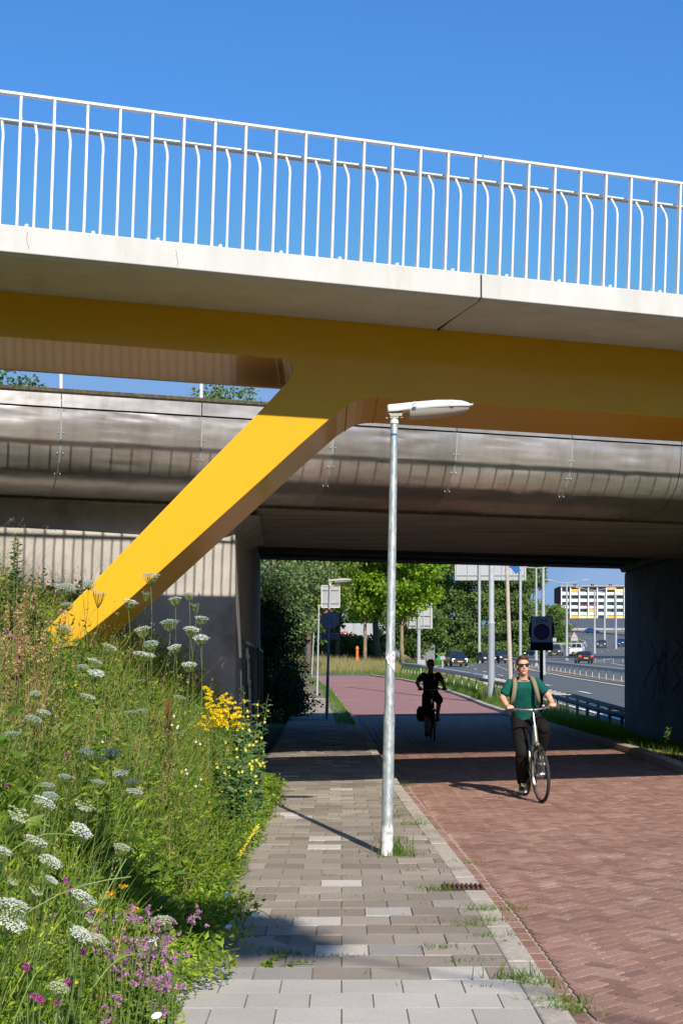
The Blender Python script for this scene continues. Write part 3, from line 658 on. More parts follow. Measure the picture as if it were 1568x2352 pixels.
for ch, tt, hh_ in (('F', -.62, 1.672), ('C', .0, 1.668), ('K', .62, 1.668), ('V', .05, 1.622), ('D', .72, 1.618)):
    text_obj(ch, .034 if ch in 'FCK' else .04, (polex(hh_)+math.sin(tt)*(rs+.001), d0-math.cos(tt)*(rs+.001), .10+hh_), (R(90), 0, tt), M['ink'], 'letter', stk, .0004)
for a, b_, h0, h1 in ((-.5, .5, 1.636, 1.650), (-.7, -.3, 1.694, 1.69), (.75, .9, 1.692, 1.692)):
    MB().tube([(polex(h0)+math.sin(a+(b_-a)*q/5)*(rs+.0006), d0-math.cos(a+(b_-a)*q/5)*(rs+.0006), .10+h0+(h1-h0)*q/5) for q in range(6)], .002, 4).build('red_line', M['redink'], stk)
MB().lathe([(.0, 0), (.012, 0), (.012, .006), (0, .008)], c=(polex(.92), d0-.052, 1.0), n=10, axis='y').build('bolt', M['galv'], pole)
# the sign-carrying lamp post at 40 m (stands in the viaduct's shade)
q = P(750, 1652, 1.59*KF/125); l2, p2_ = street_lamp(q.x, q.y, .1, 'lamp post at the end of the underpass carrying the backs of three road signs', height=3.95, lean=.10)
def sgn_board(t, c, w_, h_, name='sign_panel', mat=None, label=None, rim=None, yy=.03):
    o = MB().box(c, (w_, .02, h_)).build(name, mat or M['sign_back'], t, bevel=.02)
    if rim:
        r = MB()
        for s in (-1, 1): r.bar((c[0]+s*w_/2, c[1]-.012, c[2]-h_/2), (c[0]+s*w_/2, c[1]-.012, c[2]+h_/2), .022, .03, up=Vector((0, 1, 0))); r.bar((c[0]-w_/2, c[1]-.012, c[2]+s*h_/2), (c[0]+w_/2, c[1]-.012, c[2]+s*h_/2), .03, .022)
        r.build('rim', rim, o)
    for s in (-.3, .3):
        MB().box((c[0], c[1]-.03, c[2]+s*h_), (w_*.9, .02, .03)).build('rail', M['sign_back'], o)
    return o
d2 = q.y
c = P(759, 1370, d2); sgn_board(l2, (c.x, d2+.08, c.z), .53, .64, rim=M['sign_white'])
c = P(758, 1424, d2+.08); disc = MB().lathe([(0, -.006), (.27, -.006), (.285, -.012), (.29, .008), (0, .01)], c=(c.x, d2+.08, c.z), n=40, axis='y').build('round_sign', M['sign_back'], l2)
MB().lathe([(.272, -.014), (.292, -.014), (.292, .009), (.272, .009), (.272, -.014)], c=(c.x, d2+.08, c.z), n=40, axis='y').build('red_rim', M['red'], disc)
MB().box((c.x-.17, d2+.068, c.z), (.15, .004, .035)).build('maker_label', M['grey_paint'], disc)
c = P(757, 1462, d2); sgn_board(l2, (c.x, d2+.08, c.z), .53, .20)
dd = 4*KF/201.5; q = P(728, 1598, dd); street_lamp(q.x, q.y, q.z, 'grey lamp post behind the one with sign backs, standing free of the weeds', height=4.0, lean=.08)
dd = 96; q = P(715, 1556, dd); street_lamp(q.x, q.y, q.z-.4, 'thin grey lamp post with its foot in the tall weeds, farthest of the single posts', height=4.2, lean=.2)
# post with two red ringed round signs
dd = 118; q = P(709, 1540, dd); t = thing('road_sign', 'two red ringed round signs over a grey plate on a post with a lamp', 'road sign', (q.x, q.y, q.z)); z0 = q.z
MB().tube([(q.x, q.y, z0-.5), (q.x, q.y, z0+3.7)], .05, 8).build('pole', M['galv_far'], t, smooth=True)
for zz in (1448, 1471):
    c = P(709.5, zz, dd); o = MB().lathe([(0, -.01), (.34, -.01), (.34, .01), (0, .01)], c=(c.x, q.y-.08, c.z), n=28, axis='y').build('round_sign', M['sign_back'], t)
    MB().lathe([(.33, -.02), (.41, -.02), (.41, .012), (.33, .012), (.33, -.02)], c=(c.x, q.y-.08, c.z), n=28, axis='y').build('red_ring', M['red'], o)
c = P(709, 1492, dd); MB().box((c.x, q.y-.08, c.z), (.75, .03, .55)).build('lower_plate', M['sign_back'], t)
lamp_head(t, (q.x-.35, q.y, P(700, 1444, dd).z), L_=.9, grey=True)
# big mast, leaning pole, cabinet
dd = 58; q = P(1128, 1599, dd); t = thing('lighting_mast', 'thick two part grey lighting mast on the grass verge beside the guard rail', 'lighting mast', (q.x, q.y, q.z))
zc = P(1128, 1432, dd).z; MB().tube([(q.x, q.y, q.z-.3), (q.x, q.y, q.z+.35), (q.x, q.y, q.z+.36), (q.x, q.y, zc)], [.165, .16, .142, .142], 20).build('lower_shaft', M['grey_paint'], t, smooth=True)
MB().tube([(q.x, q.y, zc-.02), (q.x, q.y, zc+.14), (q.x-.0, q.y, 16)], [.16, .118, .08], 20).build('upper_shaft', M['galv_far'], t, smooth=True)
MB().tube([(q.x-1.2, q.y, 16.2), (q.x, q.y, 16.0), (q.x+1.2, q.y, 16.2)], .05, 8).build('arm', M['galv_far'], t)
dd = 63; q = P(1174, 1600, dd); t = thing('leaning_pole', 'slim pale wooden pole leaning left, with a solar panel at its top', 'pole', (q.x, q.y, q.z))
tp = P(1163, 1285, dd); M['pale_wood'] = pmat('weathered pale pole', (.46, .40, .33), .8, var=.15, scale=8)
MB().tube([(q.x, q.y, q.z-.5), (tp.x, q.y, tp.z), (tp.x-.02, q.y, tp.z+.8)], [.115, .075, .07], 12).build('shaft', M['pale_wood'], t, smooth=True)
c = P(1182, 1310, dd); MB().box((c.x-.05, q.y-.1, c.z+.15), (.28, .03, .62), Matrix.Rotation(R(-38), 3, 'Y')).build('solar_panel', M['blue'], t)
MB().bar((tp.x, q.y, c.z+.15), (c.x-.05, q.y-.08, c.z+.12), .04).build('bracket', M['grey_paint'], t)
dd = 60; c = P(1192, 1531, dd); t = thing('junction_box', 'dark grey box with pale scribbles mounted beside the leaning pole', 'junction box', (c.x, dd, hhigh(dd)+.3))
bx = MB().box((c.x, dd, c.z-.05), (.52, .25, .5)).build('box', M['grey_paint'] if False else pmat('dark box', (.06, .058, .055), .7), t, bevel=.01)
MB().bar((c.x, dd, c.z-.3), (c.x, dd, .2), .08).build('post', M['dark_metal'], t)
gq = MB(); rg = random.Random(9)
for k in range(5):
    pts = [(c.x-.2+.09*k+rg.uniform(-.04, .04), dd-.128, c.z+.12-.07*j+rg.uniform(-.04, .04)) for j in range(5)]; gq.tube(pts, .007, 4)
gq.build('scribble', M['sticker'], bx)
# zone sign
dd = 42.5; q = P(1243, 1648, dd); t = thing('zone_sign', 'square no parking zone sign on a black post at the tunnel edge', 'road sign', (q.x, q.y, q.z))
MB().tube([(q.x, q.y, q.z-.3), (q.x, q.y, P(0, 1480, dd).z)], .055, 10).build('pole', M['black'], t, smooth=True)
c = P(1243, 1447, dd); y_ = q.y-.07
pn = MB().box((c.x, y_, c.z), (.60, .02, .75)).build('sign_panel', M['sign_white'], t, bevel=.004)
MB().box((c.x, y_+.03, c.z), (.66, .04, .81)).build('frame', M['black'], t, bevel=.02)
MB().prism([(c.x+s, y_+.035, c.z+z) for s, z in [(-.36, .22), (.36, .22), (.39, .0), (.36, -.24), (-.36, -.24), (-.39, .0)]], (0, .05, 0)).build('side_bracket', M['black'], t)
MB().box((c.x, y_+.03, P(0, 1486, dd).z), (.68, .05, .22)).build('lower_box', M['black'], t, bevel=.01)
cz = c.z-.06
MB().lathe([(0, -.014), (.185, -.014), (.185, -.010)], c=(c.x, y_, cz), n=40, axis='y').build('blue_disc', M['blue'], pn)
MB().lathe([(.185, -.016), (.24, -.016), (.24, -.010), (.185, -.010)], c=(c.x, y_, cz), n=40, axis='y').build('red_ring', M['red'], pn)
MB().box((c.x, y_-.019, cz), (.045, .004, .40), Matrix.Rotation(R(-45), 3, 'Y')).build('red_bar', M['red'], pn)
text_obj('ZONE', .14, (c.x, y_-.013, c.z+.27), (R(90), 0, 0), M['ink'], 'lettering', pn)
# guard rails
def guard_rail(name, label, pts, style='w', group=None, post=2.0, hpost=.55, h=.75, dm=None):
    pts = [Vector(p) for p in pts]; t = thing(name, label, 'guard rail', pts[0], group); dm = dm or M['galv_far']
    dense = []; 
    for a, b in zip(pts, pts[1:]):
        n = max(1, int((b-a).length/post)); dense += [a+(b-a)*k/n for k in range(n)]
    dense.append(pts[-1]); up = Vector((0, 0, 1)); m = MB()
    nn = []
    for i, p in enumerate(dense):
        d = (dense[min(i+1, len(dense)-1)]-dense[max(i-1, 0)]); d.z = 0; d.normalize(); nn.append(Vector((d.y, -d.x, 0)))
    def ribbonrail(offs, prof, name, mat):
        b = MB(); b.grid([[p+n_*(offs+o)+up*(z) for o, z in prof] for p, n_ in zip(dense, nn)]); return b.build(name, mat, t, smooth='all')
    wprof = [(.0, .16), (.045, .13), (.055, .09), (.0, .03), (.0, -.03), (.055, -.09), (.045, -.13), (.0, -.16)]
    if style == 'w':
        ribbonrail(-.06, [(o, z+h-.16) for o, z in wprof], 'rail', dm)
    if style == 'box':
        m.tube([p+up*(h-.09) for p in dense], .13, 8); m.build('rail', dm, t, smooth=True)
    if style == 'double':
        for s in (-1, 1): MB().tube([p+n_*s*.38+up*(h-.07) for p, n_ in zip(dense, nn)], .075, 8).build('rail', dm, t, smooth=True)
    for i, (p, n_) in enumerate(zip(dense, nn)):
        if style == 'double':
            MB().box(p+up*(h*.5-.2)-n_*.38, (.09, .09, h+.25)).build('post', dm, t)
            for f in (0, .5):
                if i < len(dense)-1:
                    pp = p+(dense[i+1]-p)*f; MB().bar(pp-n_*.36+up*(h-.03), pp+n_*.36+up*(h-.03), .06, .02).build('crosspiece', M['sign_white'], t)
        elif i % (1 if post > 1.2 else 2) == 0: MB().box(p+up*(h*.5-.1), (.055, .1, h+.0)).build('post', dm, t)
    return t
guard_rail('guard_rail', 'grey box beam guard rail curving along the grass verge behind the far cyclist', [P(925, 1523+0, 115)-Vector((0, 0, .75)), P(960, 1526.5, 98)-Vector((0, 0, .75)), P(1010, 1535, 82)-Vector((0, 0, .75)), P(1060, 1543, 72)-Vector((0, 0, .75)), P(1113, 1552, 63)-Vector((0, 0, .75))], 'box', post=3.0)
MB_ = MB().tube([P(1116, 1551, 62.5), P(1116, 1572, 62.5)], .2, 12)
tag(MB_.build('barrier_end_drum', M['galv_far'], smooth=True), 'short grey drum closing the end of the box beam guard rail', 'barrier end')
gp = [(1122, 1556, 61), (1200, 1571.5, 55), (1300, 1596.5, 48), (1428, 1632, 41.2), (1560, 1655, 38.5)]
guard_rail('guard_rail', 'double guard rail with white crosspieces running into the pier on the right', [P(x, y, d)-Vector((0, 0, .75)) for x, y, d in gp], 'double', post=1.33, dm=pmat('dull dark galvanised steel', (.10, .10, .095), .7, var=.2, scale=4))
guard_rail('guard_rail', 'dark heavy guard rail on the sandy median between the two nearest carriageways', [(17.6, 60, .1), (17.7, 90, .68), (18, 110, .98), (18.9, 148, 1.5), (20.3, 168, 1.75)], 'box', post=2.6)
guard_rail('guard_rail', 'light guard rail curving between the red-lit car and the oncoming vans', [(34.3, 120, 1.1), (34, 172, 2.0), (33, 185, 2.1), (31, 195, 2.15), (28.3, 200, 2.15), (25.5, 207, 2.3)], 'w', post=4)
guard_rail('guard_rail', 'guard rail along the green bank left of the white van', [(30, 243, 4.6), (37, 246, 4.7), (45, 262, 5.0), (49, 285, 5.3)], 'w', post=6)
guard_rail('guard_rail', 'dark guard rail high up along the bend in front of the far wall', [P(1276, 1454, 395)-Vector((0, 0, .5)), P(1340, 1456, 390)-Vector((0, 0, .5)), P(1400, 1460.5, 375)-Vector((0, 0, .5)), P(1440, 1465, 360)-Vector((0, 0, .5))], 'box', post=5, h=1.1, dm=M['dark_metal'])
# motorway signs seen from behind
def sign_gantry(x0, x1, y0, y1, d, legs, label, by):
    a, b = P(x0, y0, d), P(x1, y1, d); t = thing('road_sign', label, 'road sign', ((a.x+b.x)/2, d, ground((a.x+b.x)/2, d)), 'motorway signs seen from behind')
    pn = MB().box(((a.x+b.x)/2, d, (a.z+b.z)/2), (b.x-a.x, .08, a.z-b.z)).build('sign_panel', M['sign_back'], t)
    n = max(3, int((b.x-a.x)/1.4))
    for k in range(n+1):
        x = a.x+.2+(b.x-a.x-.4)*k/n; MB().bar((x, d-.1, a.z), (x, d-.1, b.z), .08, .12, up=Vector((0, 1, 0))).build('rib', M['sign_back'], pn)
    for k in range(3):
        z = b.z+(a.z-b.z)*(.12+.36*k); MB().bar((a.x+.2, d-.13, z), (b.x-.2, d-.13, z), .08, .08).build('rib', M['grey_paint'], pn)
    for lx in legs:
        X_ = P(lx, 0, d).x; MB().tube([(X_, d-.25, P(0, by, d).z-1), (X_, d-.25, a.z)], .2, 12).build('leg', M['galv_far'], t, smooth=True)
sign_gantry(1044, 1208, 1240, 1333, 190, (1100, 1194), 'large grey sign back cut off by the viaduct, between the mast and the poplars', 1516)
sign_gantry(934, 993, 1383, 1444, 150, (961,), 'smaller grey sign back half covered by tree leaves on a single leg', 1514)
for (x, y, d, label) in ((1186/1.0*0+967, 1522, 105, 'pale electricity cabinet at the start of the verge guard rail'), (1748/1.742*0+1016, 1512, 140, 'small pale cabinet in the grass above the far cyclist')):
    c = P(x, y, d); t = thing('cabinet', label, 'cabinet', (c.x, d, c.z-.5)); w_ = .6 if d < 120 else .5
    MB().box((c.x, d, c.z), (w_, .35, w_*.65)).build('box', M['sign_back'], t, bevel=.02); MB().box((c.x, d, c.z-.6), (.12, .12, .9)).build('post', M['sign_back'], t)
# double-arm motorway lamps: (x, top y, base y, depth, arms)
hm = [(1231, 1305, 1524, 150, 1, .16), (1197, 0, 0, 0, 0, 0), (1247, 1240, 1530, 95, 1, .14), (1281, 1412, 1455, 420, 1, .25), (1301, 1339, 1508, 205, 1, .2), (1365, 1356, 1503, 235, 1, .2), (1388, 1368, 1464, 330, 1, .25), (1414, 1366, 1490, 275, 1, .22)]
labs = ['slim motorway lamp right beside the poplars, left of the zone sign', '', 'thickest pale motorway lamp, rising straight behind the zone sign', 'motorway lamp overlapping the brick end wall of the flats', 'motorway lamp in front of the first bay of the flats', 'motorway lamp behind the red-lit car in front of the flats', 'smallest motorway lamp, in front of the fifth bay of the flats', 'motorway lamp nearest the dark pier, in front of the flats']
for (x, y0, y1, d, arms, r), lb in zip(hm, labs):
    if not d: continue
    a, b = P(x, y0, d), P(x, y1, d); t = thing('motorway_lamp', lb, 'street lamp', (b.x, d, b.z-.5), 'lamp masts along the motorway')
    MB().tube([(b.x, d, b.z-.6), (b.x, d, b.z+1.2), (a.x, d, a.z)], [r*1.25, r, r*.6], 10).build('mast', M['galv_far'], t, smooth=True)
    for s in (-1, 1):
        ar = MB().tube([(a.x, d, a.z), (a.x+s*.8, d, a.z+.05), (a.x+s*2.2, d, a.z+.35)], .05, 6).build('arm', M['galv_far'], t)
        MB().box((a.x+s*2.6, d, a.z+.42), (1.1, .35, .14), Matrix.Rotation(R(-8*s), 3, 'Y')).build('lamp_head', M['galv_far'], ar, bevel=.03)
c = P(1302, 1504, 230)
for (x0, x1, y0, y1, d, tri, label) in ((1375, 1389, 1435-10, 1455, 255, True, ''),):
    pass
d = 250; c = P(1318+.0, 1465, d); cx = P(1234.2+622*.1355, 0, d).x
t = thing('road_sign', 'triangular sign back above a grey plate beside the green bank', 'road sign', (cx, d, 4))
zt, zm, zb = P(0, 1308.8+1055*.1355, d).z, P(0, 1308.8+1150*.1355, d).z, P(0, 1308.8+1205*.1355, d).z
MB().prism([(cx-.62, d, zm), (cx+.62, d, zm), (cx, d, zt)], (0, .04, 0)).build('triangle', M['sign_back'], t)
MB().tube([(cx-.66, d, zm), (cx, d, zt+.05), (cx+.66, d, zm), (cx-.66, d, zm)], .06, 5).build('red_rim', M['red'], t)
MB().box((cx, d, (zm+zb)/2), (1.2, .05, zm-zb)).build('plate', M['sign_back'], t)
for s in (-.55, .6): MB().tube([(cx+s, d+.05, 3), (cx+s, d+.05, zm)], .05, 6).build('leg', M['galv_far'], t)
cx = P(1234.2+287*.1355, 0, d).x; t = thing('road_sign', 'small square grey sign back in the grass left of the vans', 'road sign', (cx, d, 4))
MB().box((cx, d, P(0, 1308.8+1187*.1355, d).z), (.62, .04, .62)).build('sign_panel', M['sign_back'], t); MB().tube([(cx, d+.05, 3), (cx, d+.05, P(0, 1308.8+1187*.1355, d).z)], .05, 6).build('pole', M['galv_far'], t)

# apartment block
M['brick'] = pmat('dark red brick', (.17, .065, .055), .9, var=.15, scale=3)
M['balcony'] = pmat('white balcony panels', (.72, .72, .71), .6, var=.04, scale=1)
M['awn1'] = pmat('orange awning', (.85, .42, .02), .7, var=.03); M['awn2'] = pmat('faded yellow awning', (.80, .62, .25), .7, var=.03)
M['flat_glass'] = pmat('curtained windows', (.24, .31, .31), .25, var=.45, scale=.8, stretch=(1, 1, .2)); M['flowers'] = pmat('pink flower boxes', (.45, .05, .12), .8, var=.3)
BD = 600.; sc = BD/KF; bx = lambda cx: (1234.2+cx*.1355-784)*sc; bz = lambda cy: CH-(1308.8+cy*.1355-HZ)*sc
t = thing('apartment_block', 'white balconied block of flats with orange awnings and a brick end wall', 'apartment block', (bx(900), BD, 14))
x0, x1 = bx(412), bx(412)+15*3.81; zt = bz(300); fl = 113*.1355*sc; bay = 152*.1355*sc
MB().box(((x0+x1)/2+.0, BD+6.8, (zt+14)/2), (x1-x0, 10.4, zt-14)).build('body', M['flat_glass'], t)
MB().hexa([(bx(408), BD-.3, 13), (bx(408), BD+12, 13), (bx(352), BD+12, 13), (bx(385), BD-.3, 13)], [(bx(408), BD-.3, zt+.1), (bx(408), BD+12, zt+.1), (bx(352), BD+12, zt+.1), (bx(385), BD-.3, zt+.1)]).build('end_wall', M['brick'], t)
MB().box(((x0+x1)/2, BD+6, zt+.25), (x1-x0+1.5, 13.2, .5)).build('roof', M['brick'], t)
MB().box(((x0+x1)/2, BD-.6, zt+.55), (x1-x0+1.5, .3, .15)).build('roof_edge', M['balcony'], t)
for k in range(16): MB().box((bx(550)-bay+bay*k, BD+.1, (zt+13)/2), (.42, 2.6, zt-13-.3)).build('fin', M['balcony'], t)
awn = {(1, 0): 1, (5, 0): 1, (3, 3): 1, (1, 4): 1, (2, 4): 2, (3, 4): 2, (5, 4): 1, (5, 5): 1, (6, 4): 2, (6, 0): 2}
for f in range(7):
    for k in range(15):
        xc = bx(550)-bay/2+bay*k; zb = bz(428)-fl*f
        o = MB().box((xc, BD-.15, zb+.55), (bay-.5, .2, 1.25)).build('balcony', M['balcony'], t)
        if k < 8 and (k, f) in awn:
            MB().box((xc, BD-.45, zb+fl*.78-.3 if (k, f) != (5, 0) else zb+fl-.1), (bay-.45, .25, 1.15)).build('awning', M['awn1'] if awn[(k, f)] == 1 else M['awn2'], o)
        elif f == 2 and k in (2, 3):
            fb_ = MB()
            for j in range(4): fb_.ball((xc-1.2+.8*j, BD-.4, zb+1.3), (.42, .3, .3), 6, 4)
            fb_.build('flower_box', M['flowers'], o)
for k in (642, 942, 1247):
    v_ = MB()
    for s in (-1, 1): v_.tube([(bx(k)+s*.33, BD+2, zt), (bx(k)+s*.33, BD+2, zt+.9)], .15, 6); v_.ball((bx(k)+s*.35, BD+2, zt+1.15), (.33, .33, .45), 8, 6)
    v_.box((bx(k)-.3, BD+2, zt+.6), (2.6, .8, .15)); v_.build('roof_vent', M['dark_metal'], t)
# noise barrier wall in front of the flats
t = thing('noise_barrier', 'long noise barrier with a dark blue top band below the flats', 'noise barrier', (110, 440, 10)); NB = 440.; ns = NB/KF
nx = lambda cx: (1234.2+cx*.1355-784)*ns; nzz = lambda cy: CH-(1308.8+cy*.1355-HZ)*ns
M['navy'] = pmat('dark blue metal', (.045, .06, .10), .5, var=.1); M['frost'] = pmat('frosted panels', (.36, .40, .41), .4, var=.15, scale=.4); M['base_wall'] = pmat('brown concrete base', (.17, .15, .145), .9, var=.12, scale=.5)
MB().box(((nx(310)+nx(2200))/2, NB, (nzz(938)+nzz(992))/2-.4), (nx(2200)-nx(310), .4, 6)).build('top_band', M['navy'], t)
MB().box(((nx(330)+nx(2200))/2, NB-.3, (nzz(992)+nzz(1045))/2), (nx(2200)-nx(330), .3, nzz(992)-nzz(1045))).build('panels', M['frost'], t)
MB().box(((nx(330)+nx(2200))/2, NB-.5, (nzz(1040)+nzz(1110))/2-1), (nx(2200)-nx(330), .5, 4.0)).build('base', M['base_wall'], t)
for k in range(14):
    X_ = nx(400+152*k); MB().bar((X_, NB-.6, nzz(1045)), (X_-.5, NB-.6, nzz(985)), .25, .3).build('post', M['galv_far'], t)
# white shed with red signs behind the trees
M['corr'] = pmat('shade-greyed corrugated metal', (.36, .37, .385), .6, var=.06, scale=1)  # white metal greyed: dappled tree shade put into the colour
def corr(p, q, z0, z1, name, t, mat):
    p = Vector(p); q = Vector(q); n = int((q-p).length/.3); d = (q-p)/n; nn = Vector((d.y, -d.x, 0)).normalized()*.05; b = MB()
    b.grid([[p+d*k+nn*(1 if k % 4 in (0, 1) else -1)+Vector((0, 0, z)) for k in range(n+1)] for z in (z0, z1)]); return b.build(name, mat, t)
WD = 185.; wx = lambda x: (x-784)*WD/KF; wz = lambda y: CH-(y-HZ)*WD/KF
M['maroon'] = pmat('maroon trim', (.16, .03, .035), .6, var=.1)
t = thing('warehouse', 'white corrugated warehouse with red shop signs behind the plane trees', 'warehouse', (wx(760), WD, 1.8)); z0, z1 = 1.8, wz(1432)
MB().box((wx(770), WD+8, (z0+z1)/2), (wx(895)-wx(645), 15.5, z1-z0)).build('body', M['corr'], t)
cw_ = corr((wx(645), WD+.1, 0), (wx(895), WD+.1, 0), wz(1484), z1, 'facade', t, M['corr'])
MB().box((wx(770), WD+.05, wz(1482)), (wx(895)-wx(645), .6, .25)).build('canopy', M['maroon'], t)
for k, x in enumerate((655, 672, 700, 725, 752, 776)):
    o = MB().box((wx(x), WD+.0, wz(1494)), (1.5, .12, 1.1)).build('window', M['glass'], t); MB().box((wx(x)+.85, WD-.05, wz(1494)), (.14, .12, 1.3)).build('frame', M['maroon'], o)
def shopsign(x, y, w_, h_, txt, mat, tm):
    o = MB().box((wx(x), WD-.15, wz(y)), (w_, .12, h_)).build('shop_sign', mat, t)
    for r_ in (-.18, .18): MB().box((wx(x)+r_*.2, WD-.22, wz(y)+h_*r_), (w_*.7, .02, h_*.16)).build('lettering_band', tm, o)   # too far away to read in the photograph
shopsign(688, 1466, 1.5, .8, 'ICI', M['red'], M['sticker']); shopsign(744, 1468, 2.2, .75, 'AUTOS', M['sticker'], M['red']); shopsign(736, 1478, 3.2, .4, 'ONDERDELEN', M['sticker'], M['ink']); shopsign(788, 1458, 1.1, .8, 'AT', M['redink'], M['sticker'])
o = MB().box((wx(810), WD-.15, wz(1461)), (.95, .12, 1.0)).build('shop_sign', M['sign_back'], t)
MB().lathe([(.2, -.02), (.38, -.02), (.38, .0), (.2, .0), (.2, -.02)], c=(wx(810), WD-.22, wz(1461)), n=20, axis='y').build('red_emblem', M['red'], o)
t = thing('graffiti_wall', 'low pale wall with graffiti running behind the tree trunks', 'wall', (wx(960), 178, 1.9))
MB().box((wx(895), 178, (1.9+wz(1483))/2), (wx(990)-wx(800), .3, wz(1483)-1.9)).build('wall', pmat('shade-darkened wall', (.20, .205, .215), .8, var=.12, scale=1), t)  # wall colour darkened to hold the shade under the trees
for k, (col_, x) in enumerate(zip([(.05, .35, .45), (.35, .10, .05), (.06, .35, .15), (.05, .10, .30), (.45, .40, .05), (.05, .35, .45), (.30, .06, .05)], (870, 1010, 995, 1030, 915, 882, 1022))):
    g2 = MB(); rr = random.Random(k)
    for j in range(4):
        g2.tube([(wx(x)+rr.uniform(-.6, .6)+.25*i, 177.82, 2.1+rr.uniform(0, 1.1)) for i in range(4)], .11, 4)
    g2.build('graffiti', pmat('spray paint', col_, .8, var=.2), t)
c = P(820, 1500, 140); t = thing('safety_post', 'small bright orange post in the tall dry grass under the trees', 'post', (c.x, 140, 2)); MB().lathe([(.22, 0), (.2, .5), (.13, .55), (.13, 1.3), (.18, 1.35), (.1, 1.6), (0, 1.62)], c=(c.x, 140, 1.9), n=12).build('body', M['orange'], t)

